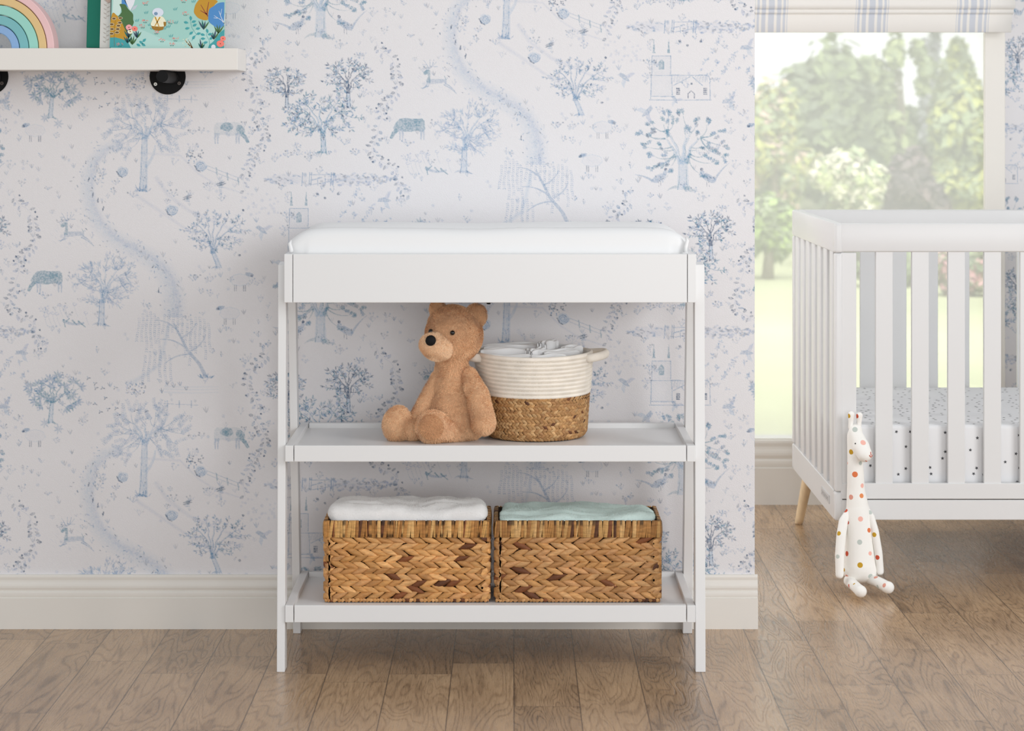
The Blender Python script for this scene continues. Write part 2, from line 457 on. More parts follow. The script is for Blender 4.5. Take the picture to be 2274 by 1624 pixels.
def draw_repeat():
    I = Ink(); r = I.rng
    # oak with two pheasants
    I.tree(1517, 422, 1517, 352, 1517, 322, 92, 72, 24, 24, 'oak', 0.62, 3, 15, 6, 0.34)
    for sx, x in ((1, 1462), (-1, 1574)):
        I.blob(x, 396, 17, 8.5, 0.5, -0.5*sx, 0, 0.7, 3)
        I.blob(x+15*sx, 384, 4.5, 6, 0.4, 0.2*sx, 0, .8, 3)
        I.blob(x+16*sx, 376, 3.6, 3.4, 0.8, 0, 1, .9, 4)
        I.stroke(I.curve((x-12*sx, 402), (x-(52 if sx > 0 else 46)*sx, 388 if sx > 0 else 362), 0.12*sx), 6, 1, 0.42, 0, 3)
        for q in (0, 5): I.stroke([(x+q*sx, 402), (x+q*sx+1, 415)], 1.2, 1, 0.6, 1, 3)
        for q in range(10): I.blob(x+r.uniform(-12, 12), 396+r.uniform(-5, 5), 1.3, 1.3, 0.7, 0, 1, .8, 5, 6)
    # church
    bl = lambda x0, y0, x1, y1, w=1.6, st=0.55, c=0: I.stroke([(x0, y0), ((x0+x1)/2+.4, (y0+y1)/2+.4), (x1, y1)], w, w, st, c, 3)
    for x in (1452, 1485):
        I.poly([(x-3, 118), (x, 84), (x+3, 118)], 0.6, None, 0.5, 3, 2)
    I.poly([(1448, 124), (1489, 124), (1489, 165), (1447, 165)], 0.10, None, 0.04, 0, 1)
    for q in ((1448, 124, 1490, 124), (1448, 124, 1447, 166), (1489, 124, 1489, 164), (1444, 167, 1490, 167)): bl(*q)
    I.poly([(1463, 155), (1463, 138), (1469, 131), (1475, 138), (1475, 155)], 0.55, None, 0.35, 3, 3)
    I.poly([(1447, 168), (1490, 168), (1492, 214), (1446, 214)], 0.08, None, 0.03, 0, 1)
    for q in ((1446, 168, 1445, 220), (1491, 167, 1493, 212), (1446, 214, 1500, 214), (1490, 167, 1572, 167), (1573, 167, 1578, 183), (1576, 183, 1577, 220), (1495, 190, 1533, 170), (1537, 170, 1560, 190), (1441, 222, 1580, 222)): bl(*q, w=1.9)
    for k in range(22):
        x = 1494+k*3.6
        if k < 9 or k > 13: bl(x, 168, x+1, 183, 1.2, 0.4)
    I.blob(1536, 186, 2.6, 2.6, 0.9, 0, 1, .9, 4, 8)
    I.stroke([(1528, 219), (1528, 208), (1535, 202), (1542, 208), (1542, 219)], 2, 2, 0.75, 1, 3)
    for x in (1506, 1566):
        for k in range(12): I.blob(x+(k % 3-1)*3, 197+(k//3)*4, 1.6, 1.7, 0.8, 0, 1, .9, 4, 6)
    # stone wall with a gate
    for k in range(240):
        x = r.uniform(588, 880)
        if 655 < x < 715 and r.random() < 0.75: continue
        e = min(1, (x-580)/40, (885-x)/60)
        y = 398+r.uniform(-13, 15)*e
        I.blob(x, y, r.uniform(2, 6), r.uniform(1.2, 3), r.uniform(0.15, 0.6), r.uniform(-.4, .4), r.choice((0, 1, 2)), .6, 2, 8)
    I.blob(640, 399, 48, 13, 0.22, 0, 2, 0.3, 1); I.blob(770, 399, 60, 12, 0.2, 0, 2, 0.3, 1)
    for x in (672, 688, 692, 736, 741): bl(x, 383, x-2, 413, 2, 0.6)
    for q in ((690, 388, 738, 388), (692, 400, 716, 394), (694, 410, 736, 402), (705, 400, 706, 412), (722, 396, 722, 412)): bl(*q, w=1.6)
    # three apple trees
    I.tree(637, 240, 637, 212, 635, 180, 46, 32, 9, 14, 'simple', 0.6, 1, 10, 3.8, 0.5)
    I.tree(775, 240, 773, 202, 772, 170, 56, 36, 10, 18, 'simple', 0.65, 1, 10, 3.8, 0.55)
    I.tree(719, 341, 717, 290, 714, 258, 88, 50, 13, 30, 'simple', 0.62, 3, 11, 4, 0.5)
    # garlands
    I.vine([(835, 92), (845, 112), (868, 128), (878, 150), (880, 172), (884, 192), (876, 212), (858, 228), (846, 244), (848, 262), (840, 285), (838, 305), (826, 330), (836, 352), (852, 362), (876, 378), (884, 400), (893, 420), (912, 432)])
    I.vine([(596, 104), (584, 122), (566, 132), (552, 160), (550, 185), (564, 205), (572, 228), (566, 250), (580, 275), (588, 298), (586, 318), (566, 340), (556, 362), (546, 382), (540, 402), (545, 425)])
    # leaping stag
    I.stroke(I.curve((947, 183), (992, 180), -0.05), 12, 9, 0.36, 0, 2)
    I.stroke(I.curve((951, 183), (952, 155), 0.1), 8, 5, 0.5, 3, 3)
    I.blob(946, 161, 7, 4.5, 0.65, -0.6, 3, .8, 3)
    for a, b in (((952, 153), (941, 134)), ((953, 153), (955, 132)), ((954, 152), (970, 136)), ((955, 146), (972, 148)), ((948, 144), (938, 144)), ((960, 145), (963, 132))): I.stroke(I.curve(a, b, .1, 5), 1.6, .8, .55, 0)
    for a, b in (((948, 188), (938, 198)), ((953, 190), (935, 196)), ((988, 185), (1010, 202)), ((985, 188), (1014, 208))): I.stroke(I.curve(a, b, -.1, 5), 3.2, 1.2, .5, 0)
    I.stroke([(991, 177), (986, 168)], 2, 1, .6, 3)
    for k in range(26):
        x, y = r.uniform(915, 1015), r.uniform(160, 215); a = r.uniform(.2, 1.2)
        I.stroke([(x, y), (x+10*math.cos(a), y+10*math.sin(a))], 1.2, .7, .2, 2)
    # cows
    def cow(x, y, d, spot):
        I.poly([(x+d*q[0], y+q[1]) for q in ((36, -12), (30, -18), (10, -17), (-8, -19), (-20, -17), (-28, -8), (-34, 3), (-30, 10), (-24, 8), (-14, 11), (4, 12), (20, 9), (30, 13), (37, 6))], 0.5 if not spot else 0.18, (x, y-6), 0.62 if not spot else 0.12, 3, 2)
        I.poly([(x+d*q[0], y+q[1]) for q in ((-27, 4), (-36, 12), (-42, 26), (-36, 28), (-30, 18), (-22, 10))], 0.62, None, 0.55, 3, 3)
        I.poly([(x+d*q[0], y+q[1]) for q in ((-2, 12), (4, -4), (12, -2), (14, 8), (6, 14))], 0.0, None, 0.08, 0, 4)
        if spot:
            I.blob(x+8*d, y-8, 15, 10, .7, 0, 3, .7, 3); I.blob(x-22*d, y-2, 9, 12, .6, .4*d, 3, .7, 3)
        else:
            I.blob(x+18*d, y-8, 13, 10, .45, 0, 3, .5, 3)
        for q in (-20, -14, 27, 33): I.stroke([(x+d*q, y+6), (x+d*(q+1.5), y+18), (x+d*(q+1), y+30)], 5.5, 2.4, .38, 0)
    cow(907, 281, 1, False); cow(512, 290, -1, True)
    # wispy tree
    I.tree(1030, 384, 1032, 326, 1042, 285, 74, 58, 15, 30, 'wisp', 0.5, 0, 9, 2.6, 0.36)
    # resting hound and flowers
    I.stroke(I.curve((944, 372), (992, 378), .25), 7, 4, .4, 0)
    for a, b in (((946, 370), (950, 388)), ((950, 376), (960, 368)), ((978, 374), (995, 388)), ((965, 372), (975, 382))): I.stroke([a, b], 4, 2, .6, 3)
    for x, y in ((937, 337), (950, 342), (970, 336), (922, 356), (931, 357), (905, 362), (912, 355), (995, 355)):
        I.ring(x, y, 5, .42, 2, 1); I.stroke(I.curve((x, y+5), (x+8, y+28), .1, 5), .9, .7, .3, 0)
    # frond tree beside the stream
    I.tree(318, 426, 322, 300, 325, 285, 78, 55, 17, 24, 'pinnate', 0.42, 0, 8, 2.8, 0.36)
    I.stroke(I.curve((322, 372), (345, 322), .18), 9, 4, .34, 4)
    for k in range(16):
        a = r.uniform(-PI*.95, -PI*.05); I.leaf(318+r.uniform(-12, 12), 426, a, r.uniform(9, 20), 2.6, r.uniform(.4, .75), r.choice((0, 2)))
    # chestnut tree
    I.tree(112, 262, 116, 212, 122, 196, 64, 38, 11, 17, 'palmate', 0.55, 3, 15, 4.6, 0.42)
    for x, y in ((96, 175), (80, 188), (132, 176), (135, 200)): I.ring(x, y, 5, .7, 0, 1.6)
    for x, y in ((100, 262), (130, 275)):
        for k in range(7): I.leaf(x, y, k*.9, 12, 4, .4, 0)
    # sheep
    def sheep(x, y, d, st=.3):
        o = [(x+22*math.cos(a)*(1+.06*math.sin(9*a)), y+13*math.sin(a)*(1+.06*math.cos(8*a))) for a in [i*2*PI/24 for i in range(25)]]
        I.stroke(o, 1.8, 1.8, st, 4); I.blob(x, y, 21, 12, .1, 0, 2, .6, 1)
        I.blob(x-21*d, y-12, 10, 4.5, .62, -.3*d, 0, .75, 3); I.blob(x-26*d, y-10, 3, 3, .8, 0, 1, .8, 4)
        for q in (-12, -8, 8, 12): I.stroke([(x+q, y+11), (x+q, y+25)], 2.4, 2, .5, 1)
    sheep(1315, 357, 1); sheep(1338, 283, -1); sheep(78, 290, 1, .25)
    # stream
    path = [(268, 318), (232, 332), (205, 360), (196, 392), (194, 425), (202, 462), (218, 495), (250, 528), (292, 552), (330, 572), (362, 600), (380, 635), (386, 672), (384, 705)]
    I.stroke(path, 34, 66, 0.30, 4, 1, True)
    I.stroke([(p[0]+9, p[1]) for p in path], 12, 22, 0.22, 2, 1, True)
    for k in range(150):
        i = r.randrange(1, len(path)-1); x, y = path[i]
        sd = r.choice((-1, 1)); x += sd*r.uniform(8, 30)+r.uniform(-6, 6); y += r.uniform(-22, 22)
        I.leaf(x, y, r.uniform(0, 6.28), r.uniform(3, 9), 2.2, r.uniform(.3, .85), r.choice((0, 0, 1, 2)))
    for x, y in ((205, 440), (228, 470), (196, 405), (216, 452)): I.leaf(x, y, -1.4, 14, 3, .85, 1)
    # field tracks, bales, fence
    for p, w in ((((345, 392), (372, 432), (420, 468), (470, 490), (545, 522)), 16), (((300, 432), (345, 462), (400, 500), (470, 545)), 14), (((310, 340), (400, 345), (440, 385), (480, 410), (540, 430)), 9)):
        I.stroke(p, w, w*.6, .2, 2, 1, True)
    for x, y, q in ((272, 382, 13), (382, 467, 14), (446, 369, 14)):
        I.blob(x, y, q, q*.9, .42, 0, 4, .8, 2); I.ring(x, y, q*.85, .55, 0, 2.4)
        I.stroke([(x-q, y-2), (x-q*.6, y+q*.65), (x, y+q*.95)], 3, 2, .75, 1, 4)
    for k in range(40): I.leaf(433+r.uniform(-22, 18), 346+r.uniform(-14, 16), r.uniform(0, 6.28), 5, 3, r.uniform(.5, .9), r.choice((0, 1)))
    for x in (480, 504, 528): bl(x, 372+(x-480)*.45, x+2, 390+(x-480)*.45, 3, .45, 3)
    for q in (0, 8): bl(460, 368+q, 532, 396+q, 1.4, .4)
    for x, y in ((1285, 75), (1210, 105), (405, 440), (478, 410)):
        I.leaf(x, y, -.3, 24, 4, .7, 1); I.leaf(x+6, y-2, -.6, 16, 3, .5, 0); I.leaf(x+4, y+2, .1, 14, 3, .5, 0)
    # willow
    I.stroke([(1263, 500), (1248, 470), (1222, 440), (1204, 405), (1190, 378)], 9, 4, .42, 0)
    for a, b in (((1215, 432), (1160, 415)), ((1225, 448), (1170, 470)), ((1206, 412), (1240, 380)), ((1196, 392), (1150, 372)), ((1230, 440), (1262, 405))): I.stroke(I.curve(a, b, .2), 4, 1.6, .42, 0)
    for (ax, bx, ty, n, L) in ((1110, 1160, 352, 6, 90), (1166, 1212, 346, 5, 62), (1216, 1272, 364, 6, 100), (1122, 1186, 436, 6, 80)):
        for k in range(n):
            x = ax+(bx-ax)*(k+.5)/n; mid = (ax+bx)/2
            y = ty+(abs(x-mid)/(bx-ax)*2)**2*20
            ln = L*r.uniform(.6, 1.15)
            m = int(ln/4.6)
            for i in range(m):
                yy = y+i*4.6; xx = x+(x-mid)*.25*(i/m)+1.2*math.sin(i*.5)
                st = r.uniform(.4, .8)
                I.leaf(xx, yy, PI/2+.7, 5, 1.5, st, r.choice((0, 0, 2)), layer=3)
                I.leaf(xx, yy, PI/2-.7, 5, 1.5, st, r.choice((0, 0, 2)), layer=3)
    for k in range(12): I.leaf(1263+r.uniform(-10, 10), 502, r.uniform(-2.8, -.3), 12, 3, .6, 0)
    I.stroke([(1180, 720-339), (1160, 470), (1110, 505), (1085, 515)], 14, 18, .28, 4, 1, True)
    # magnolia
    I.tree(1292, 257, 1277, 218, 1283, 172, 74, 46, 12, 26, 'simple', 0.5, 0, 8, 3.4, 0.36)
    # swallows
    def bird(x, y, sc, rot, st=.42):
        c, s_ = math.cos(rot)*sc, math.sin(rot)*sc
        T = lambda p: (x+p[0]*c-p[1]*s_, y+p[0]*s_+p[1]*c)
        I.poly([T(p) for p in ((-14, -2), (-2, -5), (8, -2), (14, 0), (8, 4), (-2, 5), (-16, 6))], st, None, st, 0, 3)
        I.poly([T(p) for p in ((-2, -3), (4, -18), (12, -22), (8, -4))], st*.8, None, st, 2, 3)
        I.poly([T(p) for p in ((-3, 3), (2, 16), (14, 20), (6, 3))], st*.8, None, st*.8, 4, 3)
    bird(1388, 172, 1, .7); bird(1437, 250, 1.1, 2.4); bird(1620, 225, 1, .1); bird(1660, 105, 1, .1); bird(1500, 900-678, .7, 1)
    for x, y in ((196, 162), (211, 174), (213, 184), (228, 184), (256, 183), (234, 206), (211, 219), (240, 231), (258, 229), (223, 237), (263, 243), (301, 233), (325, 235)):
        a = r.uniform(-.5, .5)
        I.leaf(x, y, a, 6, 2.6, .8, 1); I.leaf(x, y, a+2.3, 6, 2.2, .8, 1); I.leaf(x, y, a-2.2, 5, 2.2, .7, 0)
    # ornamental bush, flower plots, reeds
    for k in range(46): I.leaf(300+r.uniform(-22, 22), 186+r.uniform(-14, 12), r.uniform(0, 6.28), 5, 2.6, r.uniform(.4, .9), r.choice((0, 1, 2)))
    for y in (180, 186, 193): I.stroke([(365, y), (420, y+2), (485, y+1)], 7, 2, .22, 4, 1, True)
    for x, y in ((372, 178), (386, 184), (360, 196), (400, 180), (414, 190)): I.tuft(x, y, 12, .6)
    for x in (372, 398, 425): bl(x, 212, x, 228, 2.4, .45)
    bl(350, 218, 440, 222, 1.3, .4)
    # orchard rows running to the hill
    for k in range(44):
        t = r.random(); row = r.randrange(5)
        x = 1585+row*17+t*60-40; y = 170-t*95+row*16
        if x < 1580 and y > 160: continue
        for q in range(3): I.leaf(x, y, r.uniform(0, 6.28), 7, 3, r.uniform(.25, .5), r.choice((0, 0, 2, 4)))
    for k in range(30):
        x, y = r.uniform(1340, 1430), r.uniform(90, 140)
        I.blob(x, y, 3.4, 3, .22, 0, 2, .7, 2, 7)
    for x, y in ((1510, 92), (1527, 101), (1556, 92), (1345, 128), (1337, 228)): I.blob(x, y, 3, 3, .75, 0, 1, .8, 3, 7)
    # loose meadow flowers
    boxes = []
    for k in range(400):
        x, y = r.uniform(560, 1365), r.uniform(60, 738)
        I_ = r.random()
        if I_ < .5: I.sprig(x, y, r.uniform(9, 21), r.uniform(.18, .42), r.choice((3, 4, 5)))
        elif I_ < .8: I.tuft(x, y, r.uniform(8, 15), r.uniform(.2, .5))
        else:
            for q in range(6): I.leaf(x, y, q*1.05, 5, 2.4, .25, r.choice((0, 2)))
    for x, y in ((765, 322), (790, 345), (660, 345), (690, 350), (640, 350), (610, 360), (560, 300), (808, 215), (905, 325)): I.sprig(x, y, 20, .42, 5)
    return I

INKS = np.array([S(112, 150, 186), S(76, 100, 130), S(160, 176, 206), S(94, 144, 168), S(166, 190, 214)], dtype=np.float32)
REP_W, REP_SHIFT, REP_H, PAD, SS = 805, 339, 678, 16, 2
def paint_repeat(I):
    """lay the drawing's washes over paper colour, one after the other, into one repeat (colour per half wall pixel)"""
    cw, ch = (REP_W+2*PAD)*SS, (REP_H+2*PAD)*SS
    img = np.empty((ch, cw, 3), dtype=np.float32); img[:] = PAPER
    V = np.array([v[:2] for v in I.v], dtype=np.float64)
    D = np.array([v[2] for v in I.v])
    st = np.clip(np.array([c[1] for c in I.c])*1.22, 0, 1)
    ci = np.array([c[0] for c in I.c])
    T = np.array(I.t)
    T = T[np.argsort(np.floor(D[T[:, 0]]/0.0005), kind='stable')]
    for (i, j, k) in T:
        A, B, C = V[i], V[j], V[k]
        x0, x1 = min(A[0], B[0], C[0]), max(A[0], B[0], C[0]); y0, y1 = min(A[1], B[1], C[1]), max(A[1], B[1], C[1])
        det = (B[1]-C[1])*(A[0]-C[0])+(C[0]-B[0])*(A[1]-C[1])
        if abs(det) < 1e-6: continue
        for a in range(int(math.floor((-PAD-x1)/REP_W)), int(math.ceil((REP_W+PAD-x0)/REP_W))+1):
            ox = a*REP_W
            if x1+ox < -PAD or x0+ox > REP_W+PAD: continue
            for b in range(int(math.floor((-PAD-y1-a*REP_SHIFT)/REP_H)), int(math.ceil((REP_H+PAD-y0-a*REP_SHIFT)/REP_H))+1):
                oy = a*REP_SHIFT+b*REP_H
                if y1+oy < -PAD or y0+oy > REP_H+PAD: continue
                px0 = max(0, int((x0+ox+PAD)*SS)); px1 = min(cw, int((x1+ox+PAD)*SS)+2)
                py0 = max(0, int((y0+oy+PAD)*SS)); py1 = min(ch, int((y1+oy+PAD)*SS)+2)
                if px1 <= px0 or py1 <= py0: continue
                gx = (np.arange(px0, px1)+0.5)/SS-PAD-ox; gy = ((np.arange(py0, py1)+0.5)/SS-PAD-oy)[:, None]
                w0 = ((B[1]-C[1])*(gx-C[0])+(C[0]-B[0])*(gy-C[1]))/det
                w1 = ((C[1]-A[1])*(gx-C[0])+(A[0]-C[0])*(gy-C[1]))/det
                w2 = 1-w0-w1
                s_ = np.where((w0 >= 0) & (w1 >= 0) & (w2 > 0), w0*st[i]+w1*st[j]+w2*st[k], 0).astype(np.float32)[:, :, None]
                blk = img[py0:py1, px0:px1]
                blk += (np.minimum(INKS[ci[i]], blk)-blk)*s_
    return img

def wallpaper(mb_plane, name, us, vs_, Y, ox, oz, u_off):
    """one wall mesh: mb_plane's plain faces plus a finely divided papered front, columns us and rows vs_ in wall pixels"""
    img = paint_repeat.cache
    k = YW/F
    U_, V_ = np.meshgrid(np.array(us), np.array(vs_))
    X = ox+(U_-u_off[0])*k; Z = oz-(V_-u_off[1])*k
    a = np.floor(U_/REP_W); x = U_-a*REP_W; y = np.mod(V_-a*REP_SHIFT, REP_H)
    fx = (x+PAD)*SS-0.5; fy = (y+PAD)*SS-0.5
    ix, iy = fx.astype(int), fy.astype(int); tx, ty = (fx-ix)[..., None], (fy-iy)[..., None]
    col = (img[iy, ix]*(1-tx)+img[iy, ix+1]*tx)*(1-ty)+(img[iy+1, ix]*(1-tx)+img[iy+1, ix+1]*tx)*ty
    nr, nc = U_.shape
    grid = np.stack([X, np.full_like(X, Y), Z], -1).reshape(-1, 3)
    pv = np.array(mb_plane.v).reshape(-1, 3); nq = len(pv)
    q = (np.arange(nr-1)[:, None]*nc+np.arange(nc-1)[None, :]).ravel()+nq
    quads = np.stack([q, q+nc, q+nc+1, q+1], 1)
    me = bpy.data.meshes.new(name)
    loops = np.concatenate([np.array([i for f in mb_plane.f for i in f]), quads.ravel()]).astype(np.int32)
    sizes = np.concatenate([np.array([len(f) for f in mb_plane.f]), np.full(len(quads), 4)]).astype(np.int32)
    starts = np.concatenate([[0], np.cumsum(sizes)[:-1]]).astype(np.int32)
    allv = np.concatenate([pv, grid]).astype(np.float32)
    me.vertices.add(len(allv)); me.vertices.foreach_set('co', allv.ravel())
    me.loops.add(len(loops)); me.loops.foreach_set('vertex_index', loops)
    me.polygons.add(len(sizes)); me.polygons.foreach_set('loop_start', starts)
    me.materials.append(M_paper)
    me.polygons.foreach_set('use_smooth', [False]*len(sizes))
    me.update(calc_edges=True)
    at = me.color_attributes.new('col', 'FLOAT_COLOR', 'POINT')
    c4 = np.ones((len(allv), 4), dtype=np.float32); c4[:nq, :3] = PAPER; c4[nq:, :3] = col.reshape(-1, 3)
    at.data.foreach_set('color', c4.ravel())
    o = bpy.data.objects.new(name, me)
    COL.objects.link(o)
    tag(o, kind='structure')
    return o

# ------------------------------------------------------------------ the room
YW, YB = 5.44, 7.19            # wall behind the table, wall with the window
XC = (1676-U0)/F*YW            # outer corner of the nearer wall
draw_repeat.cache = draw_repeat()
paint_repeat.cache = paint_repeat(draw_repeat.cache)

kw = YW/F
def spaced(*runs):
    out = []
    for a, b, d in runs: out += list(np.linspace(a, b, max(2, int(round((b-a)/d))+1))[:-1])
    return out+[runs[-1][1]]
p = MB()
ut, ub_ = U0+(-3.2)/kw, V0+(H-0)/kw
def slab(x0, x1, y0, y1, z0, z1):
    """five sides of a wall block, its papered front left open"""
    v = [(x, y, z) for x in (x0, x1) for y in (y0, y1) for z in (z0, z1)]
    return MB().add(v, [(2, 3, 7, 6), (0, 1, 3, 2), (4, 6, 7, 5), (1, 5, 7, 3), (0, 2, 6, 4)])
wallpaper(slab(-3.2, XC, YW, YW+0.12, 0, 2.7), 'wall_left', spaced((ut, -420, 14), (-420, -24, 5), (-24, 1676, 1.4)),
          spaced((V0-(2.7-H)/kw, -500, 14), (-500, -24, 5), (-24, 1292, 1.4), (1292, ub_, 20)), YW, 0.0, H, (U0, V0))

WX0, WX1, WZ0, WZ1 = 0.64, (2187-U0)/F*7.165, 0.199, 2.05
p = slab(WX1+0.034, 3.6, YB, YB+0.12, 0, 2.7)
p.box(-3.2, WX0-0.034, YB, YB+0.12, 0, 2.7)
p.box(WX0-0.034, WX1+0.034, YB, YB+0.12, 0, WZ0-0.003)
p.box(WX0-0.034, WX1+0.034, YB, YB+0.12, WZ1, 2.7)
sx = (2262-U0)/F*YB; sz = H-(165-V0)/F*YB
ua = 775+(WX1+0.034-sx)/kw
wallpaper(p, 'wall_back', spaced((ua, ua+110, 1.6), (ua+110, ua+700, 3), (ua+700, 775+(3.6-sx)/kw, 12)),
          spaced((240-(2.7-sz)/kw, -140, 12), (-140, 240+(sz-0.19)/kw, 1.6), (240+(sz-0.19)/kw, 240+sz/kw, 20)), YB, sx, sz, (775, 240))

# floor boards
def floor_material():
    m = mat('oak_boards', (1, 1, 1), 0.42, 0.5, coat=0.2)
    nt = m.node_tree; N = nt.nodes; L = nt.links; b = N['Principled BSDF']
    def math_(op, a, c=None, d=None):
        n = N.new('ShaderNodeMath'); n.operation = op
        for i, q in enumerate((a, c, d)):
            if q is None: continue
            if isinstance(q, (int, float)): n.inputs[i].default_value = q
            else: L.new(q, n.inputs[i])
        return n.outputs[0]
    def mrange(a, i0, i1, o0, o1):
        n = N.new('ShaderNodeMapRange'); L.new(a, n.inputs[0])
        for i, q in enumerate((i0, i1, o0, o1)): n.inputs[i+1].default_value = q
        return n.outputs[0]
    b.inputs['Coat Roughness'].default_value = 0.16
    geo = N.new('ShaderNodeNewGeometry')
    sp = N.new('ShaderNodeSeparateXYZ'); L.new(geo.outputs['Position'], sp.inputs[0])
    PW, PL = 0.1335, 0.62
    u = math_('DIVIDE', math_('ADD', sp.outputs[0], 5.0-0.0645), PW)
    iu = math_('FLOOR', u); fu = math_('SUBTRACT', u, iu)
    wn1 = N.new('ShaderNodeTexWhiteNoise'); wn1.noise_dimensions = '1D'; L.new(iu, wn1.inputs['W'])
    v = math_('ADD', math_('DIVIDE', sp.outputs[1], PL), math_('MULTIPLY', wn1.outputs[0], 7.3))
    iv = math_('FLOOR', v); fv = math_('SUBTRACT', v, iv)
    cb = N.new('ShaderNodeCombineXYZ'); L.new(iu, cb.inputs[0]); L.new(iv, cb.inputs[1])
    wn2 = N.new('ShaderNodeTexWhiteNoise'); wn2.noise_dimensions = '2D'; L.new(cb.outputs[0], wn2.inputs['Vector'])
    rnd = wn2.outputs[0]
    # grain: stretched, warped rings, shifted per board
    off = N.new('ShaderNodeCombineXYZ')
    L.new(math_('MULTIPLY', rnd, 37.0), off.inputs[0]); L.new(math_('MULTIPLY', rnd, 91.0), off.inputs[1]); L.new(math_('MULTIPLY', rnd, 13.0), off.inputs[2])
    va = N.new('ShaderNodeVectorMath'); va.operation = 'ADD'
    L.new(geo.outputs['Position'], va.inputs[0]); L.new(off.outputs[0], va.inputs[1])
    mp = N.new('ShaderNodeMapping'); mp.inputs['Scale'].default_value = (1, 0.13, 1); L.new(va.outputs[0], mp.inputs[0])
    n1 = N.new('ShaderNodeTexNoise'); n1.inputs['Scale'].default_value = 9; n1.inputs['Detail'].default_value = 2; n1.inputs['Distortion'].default_value = 0.6
    L.new(mp.outputs[0], n1.inputs['Vector'])
    rings = math_('POWER', math_('MAXIMUM', math_('SINE', math_('MULTIPLY', n1.outputs[0], 150.0)), 0.0), 2.0)
    mp2 = N.new('ShaderNodeMapping'); mp2.inputs['Scale'].default_value = (320, 18, 1); L.new(va.outputs[0], mp2.inputs[0])
    n2 = N.new('ShaderNodeTexNoise'); n2.inputs['Scale'].default_value = 1; n2.inputs['Detail'].default_value = 4
    L.new(mp2.outputs[0], n2.inputs['Vector'])
    mp3 = N.new('ShaderNodeMapping'); mp3.inputs['Scale'].default_value = (14, 4, 1); L.new(va.outputs[0], mp3.inputs[0])
    n3 = N.new('ShaderNodeTexNoise'); n3.inputs['Scale'].default_value = 1; n3.inputs['Detail'].default_value = 3
    L.new(mp3.outputs[0], n3.inputs['Vector'])
    ramp = N.new('ShaderNodeValToRGB')
    e = ramp.color_ramp.elements
    e[0].position = 0.0; e[0].color = (*S(108, 82, 58), 1)
    e[1].position = 1.0; e[1].color = (*S(206, 173, 136), 1)
    q = ramp.color_ramp.elements.new(0.5); q.color = (*S(172, 140, 107), 1)
    t = math_('SUBTRACT', 0.56, math_('MULTIPLY', rings, 0.27))
    t = math_('ADD', t, mrange(n2.outputs[0], 0.3, 0.7, -0.15, 0.15))
    t = math_('ADD', t, mrange(n3.outputs[0], 0.3, 0.7, -0.16, 0.16))
    t = math_('ADD', t, mrange(rnd, 0, 1, -0.13, 0.13))
    L.new(t, ramp.inputs[0])
    # joints
    eu = math_('MINIMUM', fu, math_('SUBTRACT', 1.0, fu)); ev = math_('MINIMUM', fv, math_('SUBTRACT', 1.0, fv))
    ju = math_('LESS_THAN', eu, 0.0085); jv = math_('LESS_THAN', ev, 0.0022)
    j = math_('MAXIMUM', ju, math_('MULTIPLY', jv, 0.7))
    mx = N.new('ShaderNodeMix'); mx.data_type = 'RGBA'
    L.new(math_('MULTIPLY', j, 0.85), mx.inputs[0]); L.new(ramp.outputs[0], mx.inputs[6]); mx.inputs[7].default_value = (*S(80, 60, 46), 1)
    L.new(mx.outputs[2], b.inputs['Base Color'])
    hgt = math_('SUBTRACT', math_('SUBTRACT', math_('MULTIPLY', n2.outputs[0], 0.9), math_('MULTIPLY', rings, 0.7)), math_('MULTIPLY', j, 1.5))
    bp = N.new('ShaderNodeBump'); bp.inputs['Strength'].default_value = 0.35; bp.inputs['Distance'].default_value = 0.0015
    L.new(hgt, bp.inputs['Height']); L.new(bp.outputs[0], b.inputs['Normal'])
    L.new(mrange(n2.outputs[0], 0.3, 0.7, 0.22, 0.36), b.inputs['Roughness'])
    return m
MB().box(-3.2, 3.6, -0.6, YB+0.12, -0.12, 0).build('floor', floor_material(), kind='structure')

def baseboard(name, x0, x1, y, hgt, depth, close_right=False):
    """moulded skirting: profile from the top, (outward fraction, height fraction)"""
    prof = [(0.0, 1.0), (0.42, 1.0), (0.50, 0.985), (0.54, 0.955), (0.52, 0.93), (0.50, 0.90), (0.54, 0.865), (0.64, 0.83),
            (0.70, 0.80), (0.71, 0.765), (0.66, 0.735), (0.62, 0.715), (0.62, 0.70), (0.74, 0.695), (0.80, 0.675), (0.82, 0.64), (0.80, 0.605),
            (0.74, 0.59), (0.74, 0.575), (1.0, 0.57), (1.0, 0.0), (0.0, 0.0)]
    b = MB()
    n = len(prof)
    vs = [(x, y-p[0]*depth, p[1]*hgt) for x in (x0, x1) for p in prof]
    fs = [(i, (i+1) % n, n+(i+1) % n, n+i) for i in range(n)]+[tuple(range(n-1, -1, -1)), tuple(range(n, 2*n))]
    b.add(vs, fs, 0, False)
    return b.build(name, M_trim, kind='structure')
baseboard('baseboard_left', -3.2, XC+0.006, YW, 0.1245, 0.018)
baseboard('baseboard_back', -3.2, 3.6, YB, 0.197, 0.026)

